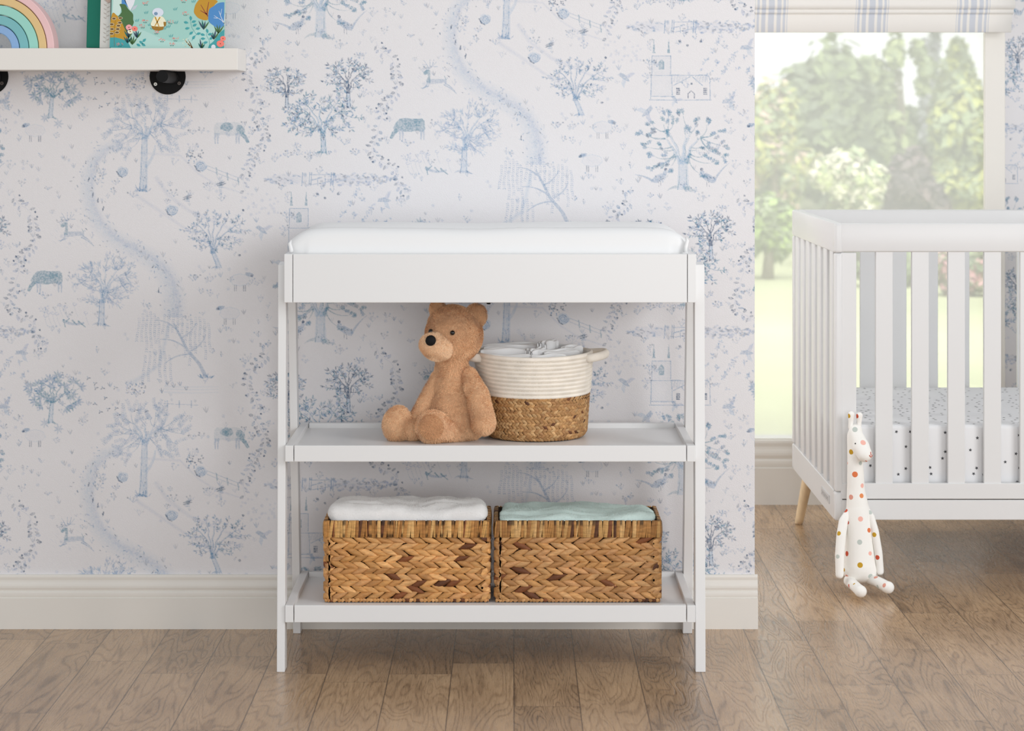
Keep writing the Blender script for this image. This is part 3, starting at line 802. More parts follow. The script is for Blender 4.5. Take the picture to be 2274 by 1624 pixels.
# window: casing, pane mixing in white to imitate the garden's washed-out haze
win = MB()
win.box(WX1, WX1+0.0625, YB-0.026, YB-0.0005, WZ0, WZ1+0.06, 0.0015)
win.box(WX0-0.0625, WX0, YB-0.026, YB-0.0005, WZ0, WZ1+0.06, 0.0015)
win.box(WX0, WX1, YB-0.026, YB-0.0005, WZ1, WZ1+0.06, 0.0015)
win.box(WX0, WX1, YB, YB+0.05, WZ0-0.003, WZ0+0.0015)
window = win.build('window_1', M_trim, kind='structure')
def glass_material():
    m = bpy.data.materials.new('haze_veiled_pane'); m.use_nodes = True
    nt = m.node_tree; N = nt.nodes; L = nt.links
    N.remove(N['Principled BSDF'])
    tr = N.new('ShaderNodeBsdfTransparent'); tr.inputs[0].default_value = (0.97, 0.98, 0.97, 1)
    df = N.new('ShaderNodeBsdfDiffuse'); df.inputs[0].default_value = (0.9, 0.9, 0.9, 1)
    tl = N.new('ShaderNodeBsdfTranslucent'); tl.inputs[0].default_value = (0.95, 0.95, 0.95, 1)
    ad = N.new('ShaderNodeMixShader'); ad.inputs[0].default_value = 0.5
    L.new(df.outputs[0], ad.inputs[1]); L.new(tl.outputs[0], ad.inputs[2])
    m1 = N.new('ShaderNodeMixShader'); m1.inputs[0].default_value = HAZE_VEIL
    L.new(tr.outputs[0], m1.inputs[1]); L.new(ad.outputs[0], m1.inputs[2])
    L.new(m1.outputs[0], N['Material Output'].inputs[0])
    return m
HAZE_VEIL = 0.34
MB().box(WX0-0.001, WX1+0.003, YB+0.006, YB+0.012, WZ0, WZ1+0.002).build('pane', glass_material(), window)

# roman blind
M_blind = mat('striped_linen', (1, 1, 1), 0.85, 0.15, vcol=True, bump=(900, 0.15, 0.001))
CREAM, BLUEGREY = S(238, 235, 230), S(207, 211, 219)
YBL = 7.10
def blind_columns():
    x0, x1 = 1650, 2248
    edges = []
    for g in (1675, 1898, 2122):
        for a, b in ((0, 1.4), (4.5, 10), (15, 24), (30, 43), (49, 58), (62.5, 68), (71, 72.6)):
            edges.append((g+a, g+b))
    cols, x = [], x0
    for a, b in edges:
        cols.append((x, a, CREAM)); cols.append((a, b, BLUEGREY)); x = b
    cols.append((x, x1, CREAM))
    return cols
def blind_panel(prof, dx=0.0):
    """prof: list of (y offset, z); cloth with thickness, striped by column"""
    b = MB()
    k = YBL/F
    back = [(y+0.003, z) for y, z in prof]
    for a, c, col in blind_columns():
        xa, xb = (a-U0)*k, (c-U0)*k+(dx if c == 2248 else 0)
        n = len(prof)
        vs = [(x, YBL+y, z) for x in (xa, xb) for y, z in prof]+[(x, YBL+y, z) for x in (xa, xb) for y, z in back]
        fs = []
        for i in range(n-1):
            fs.append((i, i+1, n+i+1, n+i)); fs.append((2*n+i, 3*n+i, 3*n+i+1, 2*n+i+1))
            if c == 2248: fs.append((n+i, n+i+1, 3*n+i+1, 3*n+i))
            if a == 1650: fs.append((i, 2*n+i, 2*n+i+1, i+1))
        fs += [(0, n, 3*n, 2*n), (n-1, 3*n-1, 4*n-1, 2*n-1)]
        b.add(vs, fs, 0, True, col)
    return b
zz = lambda v: H-(v-V0)/F*YBL
blind = empty('roman_blind', (1.0, YBL, zz(72)), 'cream roman blind with pale blue stripes, drawn up at the window top', 'blind')
def bow(z0, z1, out0, out1, n=6):
    return [(out0+(out1-out0)*(1-math.cos(PI*i/(n-1)))/2, z0+(z1-z0)*i/(n-1)) for i in range(n)]
blind_panel([(0.004, zz(72)), (0.000, zz(70)), (-0.004, zz(50)), (-0.012, zz(36)), (-0.010, zz(31))], -0.003).build('bottom_flap', M_blind, blind)
blind_panel([(0.0, zz(33)), (-0.020, zz(30.5)), (-0.024, zz(26)), (-0.020, zz(21)), (-0.005, zz(20))], 0.0).build('fold', M_blind, blind)
blind_panel([(-0.012, zz(21.5)), (-0.030, zz(19)), (-0.032, zz(10)), (-0.030, zz(-30)), (-0.022, zz(-80)), (-0.015, zz(-180))], 0.002).build('blind_cloth', M_blind, blind)

# ------------------------------------------------------------------ changing table
T0, T1 = (633-U0)/F*5.0, (1544-U0)/F*5.0           # outer faces of the shelf side boards
tcx = (T0+T1)/2
table = empty('changing_table', (tcx, 5.2, 0), 'white open changing table with three tiers against the patterned wall', 'changing table')
for side in (-1, 1):
    xo = (614.5-U0)/F*5.0 if side < 0 else (1567-U0)/F*5.0
    xi = T0-0.0005 if side < 0 else T1+0.0005
    xa, xb = min(xo, xi), max(xo, xi)
    zt = H-(588-V0)/F*5.03
    def lean(yb, yt, d, zt=zt):
        return lambda c: (c.x, yb+(yt-yb)*c.z/zt+(d if c.y > 0 else 0), c.z+(0.004 if c.z > 0.3 and c.y > 0 else 0))
    MB().box(xa, xb, -1, 1, 0, zt, 0.0015, shape=lean(5.0, 5.03, 0.045)).build('leg', M_white, table)
    MB().box(xa, xb, -1, 1, 0, zt, 0.0015, shape=lean(5.375, 5.235, 0.042)).build('leg', M_white, table)
def tier(name, z0, z1, y0, y1, panel_drop, lip_bolt=False):
    t = 0.0178
    fr = MB().box(T0+t+0.0018, T1-t-0.0018, y0, y0+t, z0, z1, 0.0012).build('front_rail', M_white, table)
    MB().box(T0+t+0.0018, T1-t-0.0018, y1-t, y1, z0, z1, 0.0012).build('back_rail', M_white, table)
    for x in (T0, T1-t):
        MB().box(x, x+t, y0-0.0005, y1, z0, z1, 0.0012).build('side_rail', M_white, table)
    MB().box(T0+t-0.001, T1-t+0.001, y0+t-0.001, y1-t+0.001, z1-panel_drop-0.010, z1-panel_drop).build(name, M_white, table)
    return z1-panel_drop
hz = lambda v, Y=5.0: H-(v-V0)/F*Y
Z_MID = tier('shelf', hz(1026), hz(990), 5.0, 5.385, 0.011)
Z_LOW = tier('shelf', hz(1383), hz(1345), 5.0, 5.385, 0.011)
# the top tray
ty0 = 4.985; t = 0.0178
tz0, tz1 = hz(672.5, ty0), hz(564.5, ty0)
xl, xr = (631-U0)/F*ty0, (1545.5-U0)/F*ty0
MB().box(xl+t+0.0012, xr-t-0.0012, ty0, ty0+t, tz0, tz1, 0.0012).build('tray_front', M_white, table)
MB().box(xl+t+0.0012, xr-t-0.0012, 5.385-t, 5.385, tz0, tz1, 0.0012).build('tray_back', M_white, table)
for x in (xl, xr-t):
    MB().box(x, x+t, ty0-0.0005, 5.385, tz0, tz1, 0.0012).build('tray_side', M_white, table)
MB().box(xl+t, xr-t, ty0+t-0.001, 5.385-t+0.001, tz0+0.006, tz0+0.016).build('tray_base', M_white, table)
bolt = MB()
bx = (1085-U0)/F*5.02
bolt.lathe([(0.0005, 0.0062), (0.010, 0.0062), (0.010, -0.0022), (0.0085, -0.0026), (0.0045, -0.0028), (0.0042, -0.0055), (0.002, -0.006), (0.0001, -0.006)], (bx, 5.02, tz0), 20)
bolt.build('bolt', M_black, table, label='small dark bolt under the tray')
bpy.context.view_layer.update()

# ------------------------------------------------------------------ changing pad
def pad():
    xa, xb = (644-U0)/F*5.03, (1526-U0)/F*5.03
    ya, yb = 5.012, 5.360
    z0 = tz0+0.0165
    nx, ny = 90, 26
    zrim = H-(504-V0)/F*5.05
    def prof(s):
        """height along the length: ends fold down, slight dip before the middle"""
        d = min(s, 1-s)*(xb-xa)
        e = 1-math.exp(-(d/0.024)**1.25) if d > 0 else 0
        left = hz(532, 5.03)-z0; full = zrim-z0
        return left+(full-left)*e-0.003*math.exp(-((s-0.45)/0.12)**2)
    b = MB(); vs, fs = [], []
    for i in range(nx+1):
        s = i/nx
        s = min(max(s-0.0815*math.sin(2*PI*s), 0), 1)        # denser columns near both ends
        x = xa+(xb-xa)*s
        hh = prof(s)
        for j in range(ny+1):
            q = j/ny
            # cross-section: front face, rounded edge, dished top, rounded edge, back face
            if q < 0.2: y, z = 0.0-0.004*math.sin(PI*q/0.2), q/0.2*0.80
            elif q < 0.34:
                a = (q-0.2)/0.14*PI/2; y, z = 0.035*(1-math.cos(a)), 0.80+0.20*math.sin(a)
            elif q < 0.66:
                k = (q-0.34)/0.32; y, z = 0.035+(yb-ya-0.07)*k, 1.0-0.30*math.sin(PI*k)**1.3
            elif q < 0.8:
                a = (q-0.66)/0.14*PI/2; y, z = (yb-ya)-0.035*(1-math.sin(a)), 0.80+0.20*math.cos(a)
            else: y, z = (yb-ya)+0.004*math.sin(PI*(q-.8)/.2), (1-(q-0.8)/0.2)*0.80
            d = min(s, 1-s)*(xb-xa)
            inset = 0.010*math.exp(-(d/0.012))
            y = min(max(y, inset), yb-ya-inset) if inset > 0.0005 else y
            w = 0.0016*noise.noise(Vector((x*9, y*14, z*3)))
            vs.append((x, ya+y, z0+z*hh+w*z))
    for i in range(nx):
        for j in range(ny):
            a = i*(ny+1)+j
            fs.append((a, a+ny+1, a+ny+2, a+1))
    fs.append(tuple(j for j in range(ny+1))); fs.append(tuple(nx*(ny+1)+j for j in range(ny, -1, -1)))
    fs.append(tuple(i*(ny+1) for i in range(nx, -1, -1)))
    b.add(vs, fs, 0, True)
    o = b.build('changing_pad', M_pad, None, 'white contoured changing pad lying in the top tray of the white table', 'changing pad')
    # tucked cover flap at each front corner
    for x, sd in ((xa, -1), (xb, 1)):
        f = MB()
        zt = hz(531 if sd < 0 else 524, 5.02)
        pts = [Vector((x-sd*0.004, ya+0.004, zt-0.002)), Vector((x-sd*0.001, ya+0.000, zt-0.010)), Vector((x-sd*0.0045, ya-0.003, zt-0.022)), Vector((x-sd*0.006, ya-0.004, z0+0.09))]
        f.tube(pts, [0.0012, 0.004, 0.0045, 0.0042], 8)
        f.build('cover_fold', M_pad, o)
    return o
pad()

# ------------------------------------------------------------------ woven things
def straw_colors(r, dark=0.08, base=((200, 152, 98), (190, 142, 88), (208, 162, 110), (180, 132, 82), (196, 148, 100))):
    if r.random() < dark: return S(*r.choice(((104, 62, 36), (126, 76, 44), (88, 54, 34))))
    c = r.choice(base); k = r.uniform(0.92, 1.08)
    return tuple(min(1, q*k) for q in S(*c))
M_straw = mat('water_hyacinth', (1, 1, 1), 0.55, 0.35, vcol=True, var=(60, 0.72, 1.12, (1, 1, 3.5)), bump=(420, 0.5, 0.002))
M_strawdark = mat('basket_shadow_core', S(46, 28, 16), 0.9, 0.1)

def straw_leaf(mb, P, s0, t0, ang, L, Wd, Ht, r, col, tilt=1.0, nu=7, nv=5):
    """one twisted strand segment on surface P(s, t, h): pointed ends, domed, one end rising over its neighbour"""
    vs, fs = [], []
    ca, sa = math.cos(ang), math.sin(ang)
    skew = r.uniform(-.12, .12)
    for i in range(nu+1):
        u = i/nu
        w = Wd/2*math.sin(PI*min(1, max(0, u**0.85*0.96+0.02)))**0.85
        for j in range(nv+1):
            v = j/nv*2-1
            a = (u-0.5)*L+skew*v*Wd; b = v*w
            h = Ht*(0.30+0.70*math.sqrt(max(0, 1-v*v*0.92)))*(0.45+0.55*math.sin(PI*u)**0.5)+tilt*Ht*0.55*(u-0.5)+0.0003*math.sin(v*9+u*2+skew*40)
            vs.append(P(s0+ca*a-sa*b, t0+sa*a+ca*b, h))
    for i in range(nu):
        for j in range(nv):
            q = i*(nv+1)+j
            fs.append((q, q+nv+1, q+nv+2, q+1))
    q = 0.88+0.22*r.random(); g = [tuple(c*q for c in col)]*len(vs)
    mb.add(vs, fs, 0, True, g)

def wicker_box(name, label, u0, u1, seed, dark, tone, towel_gap=None):
    r = random.Random(seed)
    yf = 5.078
    x0, x1 = (u0-U0)/F*yf, (u1-U0)/F*yf
    y0, y1 = yf, yf+0.200
    z0 = Z_LOW+0.0005
    ztop = z0+(1341-1160)/F*yf
    hb = 1160+35
    zb = ztop-36/F*yf                      # underside of the rim band
    root = empty(name, ((x0+x1)/2, (y0+y1)/2, Z_LOW), label, 'basket', 'woven storage baskets on the lowest shelf')
    body = MB()
    faces = [  # origin, s direction, outward normal, length
        (Vector((x0, y0, z0)), Vector((1, 0, 0)), Vector((0, -1, 0)), x1-x0),
        (Vector((x1, y0, z0)), Vector((0, 1, 0)), Vector((1, 0, 0)), y1-y0),
        (Vector((x1, y1, z0)), Vector((-1, 0, 0)), Vector((0, 1, 0)), x1-x0),
        (Vector((x0, y1, z0)), Vector((0, -1, 0)), Vector((-1, 0, 0)), y1-y0)]
    core = 0.0075
    # hollow core behind the weave
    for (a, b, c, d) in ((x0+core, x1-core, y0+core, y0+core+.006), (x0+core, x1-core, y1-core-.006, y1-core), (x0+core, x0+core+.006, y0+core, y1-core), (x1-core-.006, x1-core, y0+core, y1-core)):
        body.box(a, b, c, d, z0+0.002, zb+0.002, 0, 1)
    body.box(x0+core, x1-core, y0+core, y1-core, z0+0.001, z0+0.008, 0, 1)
    rows = 10
    zz0 = z0+0.008
    rh = (zb-zz0)/rows
    for fi, (o, sd, nm, L) in enumerate(faces):
        def P(s, t, h, o=o, sd=sd, nm=nm, L=L):
            # round the vertical corners
            e = 0.010
            q = 0.0
            if s < e: q = (e-max(s, -0.004))**2/(2*e)
            elif s > L-e: q = (min(s, L+0.004)-(L-e))**2/(2*e)
            s = min(max(s, -0.002), L+0.002)
            return o+sd*s+Vector((0, 0, t))+nm*(h-core-0.0016-q)
        for k in range(rows):
            t0 = zz0-z0+(k+0.5)*rh
            lean = 0.36 if k % 2 == (0 if seed % 2 else 1) else -0.36
            s = -0.012+r.uniform(0, 0.012)
            while s < L+0.010:
                step = r.uniform(0.022, 0.029)
                Ls = step*1.72
                straw_leaf(body, P, s+Ls*0.35, t0+r.uniform(-.0012, .0012), lean+r.uniform(-.09, .09), Ls, rh*1.02, 0.0084, r, tuple(q*c for q, c in zip(straw_colors(r, dark), tone)))
                s += step
    # wrapped foot
    for fi, (o, sd, nm, L) in enumerate(faces):
        P = lambda s, t, h, o=o, sd=sd, nm=nm, L=L: o+sd*min(max(s, 0.002), L-0.002)+Vector((0, 0, t))+nm*(h-0.0055)
        s = 0.0
        while s < L:
            step = r.uniform(0.006, 0.010)
            straw_leaf(body, P, s+step/2, 0.0048, 0.12, step*1.5, 0.0092, 0.0040, r, tuple(q*c for q, c in zip(straw_colors(r, 0.12), tone)), 0.4, 3, 3)
            s += step
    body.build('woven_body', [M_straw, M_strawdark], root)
    # rim band of upright strips
    rim = MB()
    for (a, b, c, d) in ((x0+.003, x1-.003, y0+.003, y0+.013), (x0+.003, x1-.003, y1-.013, y1-.003), (x0+.003, x0+.013, y0+.003, y1-.003), (x1-.013, x1-.003, y0+.003, y1-.003)):
        rim.box(a, b, c, d, zb+.001, ztop-.0012, 0.002, 1)
    for fi, (o, sd, nm, L) in enumerate(faces):
        s = 0.0
        while s < L:
            w = r.uniform(0.0030, 0.0085)
            if s+w > L: w = L-s
            if w < 0.0008: break
            tilt = r.choice((0, 0, 0.002, 0.0045, 0.005))
            col = tuple(q*c for q, c in zip(straw_colors(r, dark*1.3, ((176, 128, 72), (192, 150, 92), (156, 110, 60), (204, 164, 108))), tone))
            dk = tuple(q*0.28 for q in col)
            burnt = r.random() < 0.22
            h0 = r.uniform(-.0006, .0012)
            vs, cl = [], []
            n = 6
            for j in range(n+1):
                t = j/n
                z = zb+(ztop-zb)*t
                out = 0.0008+h0+0.0016*math.sin(PI*t)**0.4
                sh = tilt*(t-0.5)
                for k, e in ((0, 0), (0.5, 0.0008), (1, 0)):
                    ss = min(max(s+w*k+sh, 0), L)
                    vs.append(o+sd*ss+Vector((0, 0, z-z0))+nm*(out+e-0.001))
                    cl.append(dk if burnt and (t > 0.72 or (seed % 3 == 0 and t < 0.2)) else col)
            fs = []
            for j in range(n):
                for k in (0, 1):
                    q = j*3+k
                    fs.append((q, q+1, q+4, q+3))
            # roll over the top edge to the inside
            b = len(vs)
            for k, e in ((0, 0), (0.5, 0.0006), (1, 0)):
                vs.append(o+sd*min(max(s+w*k+tilt*0.5, 0), L)+Vector((0, 0, ztop-z0+0.001))-nm*0.006); cl.append(dk if burnt else col)
            for k, e in ((0, 0), (0.5, 0.0006), (1, 0)):
                vs.append(o+sd*min(max(s+w*k+tilt*0.5, 0), L)+Vector((0, 0, ztop-z0-0.012))-nm*0.0128); cl.append(dk if burnt else col)
            for k in (0, 1):
                fs.append((n*3+k, n*3+k+1, b+k+1, b+k)); fs.append((b+k, b+k+1, b+4+k, b+3+k))
            rim.add(vs, fs, 0, False, cl)
            s += w
    rim.build('rim_band', [M_straw, M_strawdark], root)
    return root, (x0, x1, y0, y1, z0, ztop, zb)

_, B1 = wicker_box('woven_basket', 'left honey-brown woven basket on the bottom shelf holding the whitish blanket', 719, 1087.5, 3, 0.07, (1.22, 1.16, 1.06))
_, B2 = wicker_box('woven_basket', 'right woven basket on the bottom shelf holding the mint blanket', 1098.5, 1468, 8, 0.06, (1.06, 1.03, 1.01))

BULGE = 0.05
def blanket(name, label, B, top_v, tiers, material, seed, uu0, uu1):
    """folded plush blanket filling a basket: soft rounded folds standing above the rim"""
    x0, x1, y0, y1, z0, ztop, zb = B
    mb = MB()
    for (yo0, yo1, va, ua, ub, rr) in tiers:
        Yc = y0+yo0
        xa, xb = (ua-U0)/F*Yc, (ub-U0)/F*Yc
        xa = max(xa, x0+0.0138); xb = min(xb, x1-0.0138)
        zt = H-(va-V0)/F*Yc
        M_ = Matrix.Identity(4)
        bm = bmesh.new()
        bmesh.ops.create_cube(bm, size=1)
        for v in bm.verts:
            v.co = Vector(((xa+xb)/2+v.co.x*(xb-xa), y0+(yo0+yo1)/2+v.co.y*(yo1-yo0), (zt+zb-0.03)/2+v.co.z*(zt-zb+0.03)))
        bmesh.ops.bevel(bm, geom=[e for e in bm.edges], offset=rr, segments=5, affect='EDGES', profile=0.5)
        mb.add_bm(bm)
    vs, fs = remesh(mb, 0.0042, 8)
    r = random.Random(seed)
    out = []
    for v in vs:
        above = max(0.0, min(1.0, (v.z-ztop+0.006)/0.012))
        q = Vector((v.x*13+seed, v.y*22, v.z*16))
        d = 0.010*noise.noise(q)+0.003*noise.noise(q*3.1)-0.006*math.exp(-((v.y-y0-0.062+0.01*math.sin(v.x*14))/0.006)**2)
        bulge = 1+BULGE*above*max(0.0, 1-max(0.0, v.y-y0-0.09)/0.06)          # spills a little over the rim in front
        out.append(((x0+x1)/2+(v.x-(x0+x1)/2)*bulge, v.y, v.z+d*above))
    b = MB().add(out, fs, 0, True)
    # nap of short tufts
    bvh = BVHTree.FromPolygons([Vector(p) for p in out], fs)
    P = [Vector(p) for p in out]
    for f in fs:
        c = (P[f[0]]+P[f[2]])/2
        if c.z < ztop-0.004: continue
        n = (P[f[1]]-P[f[0]]).cross(P[f[2]]-P[f[0]])
        if n.length < 1e-12: continue
        n.normalize()
        for k in range(4):
            a = P[f[0]].lerp(P[f[1]], r.random()).lerp(P[f[3 % len(f)]].lerp(P[f[2]], r.random()), r.random())
            t = Vector((r.uniform(-1, 1), r.uniform(-1, 1), r.uniform(-1, 1))); t = (t-n*t.dot(n)).normalized()
            tip = a+n*r.uniform(.0008, .0016)+t*0.0012
            w = n.cross(t)*0.0005
            b.add([a-w-n*.0003, a+w-n*.0003, tip], [(0, 1, 2)], 0, False)
    o = b.build(name, material, None, label, 'blanket')
    return o
M_fluff = mat('white_plush', S(250, 249, 248), 0.95, 0.05, var=(11, 0.86, 1.04), sheen=0.2)
M_mint = mat('mint_plush', S(216, 234, 229), 0.95, 0.05, var=(12, 0.88, 1.05), sheen=0.2)
blanket('folded_blanket', 'whitish plush blanket folded into the left woven basket', B1, 1108,
        [(0.015, 0.12, 1127, 722, 1080, 0.020), (0.05, 0.185, 1123, 730, 1078, 0.024)], M_fluff, 4, 722, 1082)
blanket('folded_blanket', 'mint green plush blanket folded into the right woven basket', B2, 1117,
        [(0.015, 0.10, 1147, 1103, 1454, 0.013), (0.075, 0.186, 1133, 1104, 1452, 0.022)], M_mint, 9, 1103, 1456)

# ------------------------------------------------------------------ rope basket with white cloths
bc = Vector(((1190-U0)/F*5.235, 5.235, Z_MID))
rope = empty('rope_basket', bc, 'round basket, cream rope above and braided straw below, beside the teddy bear', 'basket')
M_rope = mat('cream_cotton_rope', S(247, 239, 227), 0.85, 0.15, var=(40, 0.93, 1.04), bump=(260, 0.25, 0.0015))
RB, RT = 0.1145, 0.1335                # radius at the foot, at the rim
ZJ, ZR = 0.098, 0.190                  # height of the joint and of the rim
rad = lambda z: RB+(RT-RB)*(max(z, 0)/ZR)**0.9-0.010*max(0, 1-max(z, 0)/0.016)**2
xoff = lambda z: -0.006*(z/ZR)         # the side leans a little to the left at the rim
up = MB()
prof = []
n = 10
for i in range(n):
    z0, z1 = ZJ+(ZR-ZJ)*i/n, ZJ+(ZR-ZJ)*(i+1)/n
    for k in range(7):
        a = k/6; prof.append((rad(z0+(z1-z0)*a)+0.0026*(math.sin(PI*a)**0.6)-0.0012, z0+(z1-z0)*a))
prof += [(RT-0.003, ZR+0.0012), (RT-0.0065, ZR), (RT-0.009, ZR-0.006), (RB-0.008, 0.012)]
vs, fs = [], []
NR = 96
for rr, z in prof:
    for k in range(NR):
        th = 2*PI*k/NR
        zr = z+0.0022*math.cos(2*th)*(z/ZR)
        vs.append((bc.x+xoff(z)+rr*math.cos(th), bc.y+rr*math.sin(th), bc.z+zr))
for i in range(len(prof)-1):
    for k in range(NR): fs.append((i*NR+k, i*NR+(k+1) % NR, (i+1)*NR+(k+1) % NR, (i+1)*NR+k))
up.add(vs, fs, 0, True)
# zigzag stitches over the coils
r = random.Random(2)
for i in range(n):
    zc = ZJ+(ZR-ZJ)*(i+1)/n
    if i == n-1: continue
    m = 150
    for k in range(m):
        th = -PI+PI*k/m*1.0
        th2 = th+0.011
        zr = lambda t, z: bc.z+z+0.0022*math.cos(2*t)*(z/ZR)
        for (ta, za, tb, zb_) in ((th, zc-0.0022, th2, zc+0.0022),):
            pa = Vector((bc.x+xoff(za)+(rad(za)+.0013)*math.cos(ta), bc.y+(rad(za)+.0013)*math.sin(ta), zr(ta, za)))
            pb = Vector((bc.x+xoff(zb_)+(rad(zb_)+.0013)*math.cos(tb), bc.y+(rad(zb_)+.0013)*math.sin(tb), zr(tb, zb_)))
            up.tube([pa, pb], 0.0006, 4, 0, False)
up.build('rope_wall', M_rope, rope, label='cream coiled rope upper wall')
lowb = MB()
pr = [(0.0005, 0.001), (RB-0.012, 0.001)]+[(rad(0.004+k*(ZJ-0.004)/10)-0.0035, 0.004+k*(ZJ-0.004)/10) for k in range(11)]
lowb.lathe(pr, (bc.x, bc.y, bc.z), 64, 1)
def PC(s, t, h):
    th = -PI/2+s/RB
    rr = rad(t)+h-0.0035
    return Vector((bc.x+xoff(t)+rr*math.cos(th), bc.y+rr*math.sin(th), bc.z+t))
nb = 7; bh = (ZJ-0.002)/nb
for i in range(nb):
    for half in (0, 1):
        t0 = 0.002+bh*(i+0.27+0.46*half)
        s = -PI*RB+r.uniform(0, .006)
        while s < PI*RB:
            st_ = r.uniform(0.0078, 0.0098)
            straw_leaf(lowb, PC, s, t0+r.uniform(-.0004, .0004), (0.62 if half else -0.62), 0.0155, 0.0074, 0.0036, r, straw_colors(r, 0.025, ((198, 152, 100), (184, 138, 88), (208, 166, 116), (174, 128, 82))), 0.7, 4, 3)
            s += st_
lowb.build('straw_base', [M_straw, M_strawdark], rope, label='brown braided straw lower wall')
# rope handles at the rim
for sd in (1, -1):
    hd = MB()
    pts, rr = [], []
    for k in range(17):
        a = (k/16-0.5)*PI
        ext = RT-0.004+0.034*max(0.0, math.cos(a))**0.6
        th = a*0.30
        pts.append((bc.x-0.006+sd*ext*math.cos(th), bc.y+ext*math.sin(th), bc.z+ZR-0.010+0.006*math.cos(a)))
        rr.append(0.0078)
    hd.tube(pts, rr, 10, flat=1.25)
    hd.build('handle', M_rope, rope)
# folded cloths packed upright in the basket
M_cloth = mat('white_muslin', (0.93, 0.935, 0.94), 0.85, 0.1, bump=(700, 0.12, 0.001))
def cloth(cx, cy, ztop, length, thick, layers, rot, tilt, seed):
    b = MB(); rr = random.Random(seed)
    for k in range(layers):
        y = (k-(layers-1)/2)*thick
        hh = rr.uniform(-0.004, 0.001)
        n = 12
        prof = [(-thick*.46, -0.07)]+[(-thick*.46*math.cos(PI*i/6), thick*.46*math.sin(PI*i/6)-thick*.5) for i in range(7)]+[(thick*.46, -0.07)]
        vs = []
        for i in range(n+1):
            x = -length/2+length*i/n
            e = min(1, min(i, n-i)/1.5+0.55)
            wob = 0.0022*math.sin(i*0.8+seed+k*1.7)
            for (py, pz) in prof:
                vs.append((x, y+py*e+wob, hh+pz-(1-e)*0.008+0.0018*math.sin(i*0.6+seed*2+k)))
        m = len(prof)
        fs = [(i*m+j, (i+1)*m+j, (i+1)*m+j+1, i*m+j+1) for i in range(n) for j in range(m-1)]
        fs += [tuple(range(m-1, -1, -1)), tuple(n*m+j for j in range(m))]
        b.add(vs, fs, 0, True)
    X = Matrix.Translation((cx, cy, ztop)) @ Matrix.Rotation(rot, 4, 'Z') @ Matrix.Rotation(tilt, 4, 'X')
    b.v = [tuple(X @ Vector(p)) for p in b.v]
    return b.build('folded_cloth', M_cloth, None, 'white muslin cloth folded and packed upright in the cream rope basket', 'cloth', 'white cloths in the rope basket')
zr_ = bc.z+ZR
for i, (dx, dy, dz, ln, th, ly, ro, ti) in enumerate((
        (-0.055, -0.068, 0.009, 0.105, 0.0065, 2, 0.05, 0.25), (0.036, -0.072, 0.010, 0.080, 0.0065, 2, 0.12, 0.3),
        (-0.060, -0.030, 0.020, 0.115, 0.007, 3, -0.08, 0.12), (0.010, -0.034, 0.022, 0.062, 0.008, 3, 0.9, 0.1),
        (0.062, -0.026, 0.018, 0.085, 0.007, 3, 0.32, 0.2), (-0.052, 0.015, 0.025, 0.12, 0.0075, 3, 0.1, 0.05),
        (0.034, 0.012, 0.034, 0.064, 0.009, 3, 1.1, 0.05), (0.086, 0.020, 0.022, 0.055, 0.007, 3, 0.7, 0.1),
        (-0.020, 0.058, 0.024, 0.15, 0.0075, 3, 0.02, 0.0), (0.060, 0.066, 0.024, 0.07, 0.007, 2, -0.5, 0.0))):
    cloth(bc.x-0.006+dx, bc.y+dy, zr_+dz-0.010, ln, th, ly, ro, ti, i)

# ------------------------------------------------------------------ teddy bear
M_fur = mat('caramel_fur', S(247, 203, 160), 0.9, 0.1, vcol=True, sheen=0.15)
M_nose = mat('black_nose', (0.006, 0.006, 0.007), 0.7, 0.25)
M_eye = mat('black_eye', (0.004, 0.004, 0.004), 0.12, 0.6)
def fur(mb, vs, fs, count, length, seed, tint=(1, 1, 1), width=0.0009, flow=Vector((0, -0.1, -0.7)), keep=None):
    """plush pile: short curved blades rooted on the skin vs, fs, added to mb with the skin"""
    r = random.Random(seed)
    mb.add(vs, fs, 0, True, tuple(0.78*c for c in tint))
    P = [Vector(v) for v in vs]
    tris = []
    for f in fs:
        for k in range(1, len(f)-1): tris.append((f[0], f[k], f[k+1]))
    A = np.array([[P[i] for i in t] for t in tris])
    N_ = np.cross(A[:, 1]-A[:, 0], A[:, 2]-A[:, 0])
    ar = np.linalg.norm(N_, axis=1)
    rng = np.random.default_rng(seed)
    pick = rng.choice(len(tris), size=count, p=ar/ar.sum())
    for ti in pick:
        a, b, c = A[ti]
        u, v = r.random(), r.random()
        if u+v > 1: u, v = 1-u, 1-v
        p = Vector(a+(b-a)*u+(c-a)*v)
        if keep and not keep(p): continue
        n = Vector(N_[ti])/max(ar[ti], 1e-12)
        sw = Vector((noise.noise(p*38), noise.noise(p*38+Vector((9, 3, 1))), noise.noise(p*38+Vector((2, 7, 5)))))*1.3
        d = flow+sw+Vector((r.uniform(-.5, .5), r.uniform(-.5, .5), r.uniform(-.5, .5)))
        d = (d-n*d.dot(n))
        L = length*r.uniform(0.65, 1.2)
        m1 = p+n*L*0.45+d*L*0.22; tip = p+n*L*0.72+d*L*0.62
        s = n.cross(d)
        if s.length < 1e-6: continue
        s = s.normalized()*width*0.5
        k = r.uniform(0.78, 1.12)
        col = tuple(c*k for c in tint)
        q = p-n*0.001
        mb.add([q-s, q+s, m1+s*0.8, m1-s*0.8, tip], [(0, 1, 2, 3), (3, 2, 4)], 0, True, col)
    return mb
YT = 5.165
def BW(u, v, dy=0.0): return W(u, v, YT+dy)
px = YT/F
bear = empty('teddy_bear', BW(1000, 985), 'caramel teddy bear sitting on the middle shelf left of the rope basket', 'teddy bear')
sk = MB()
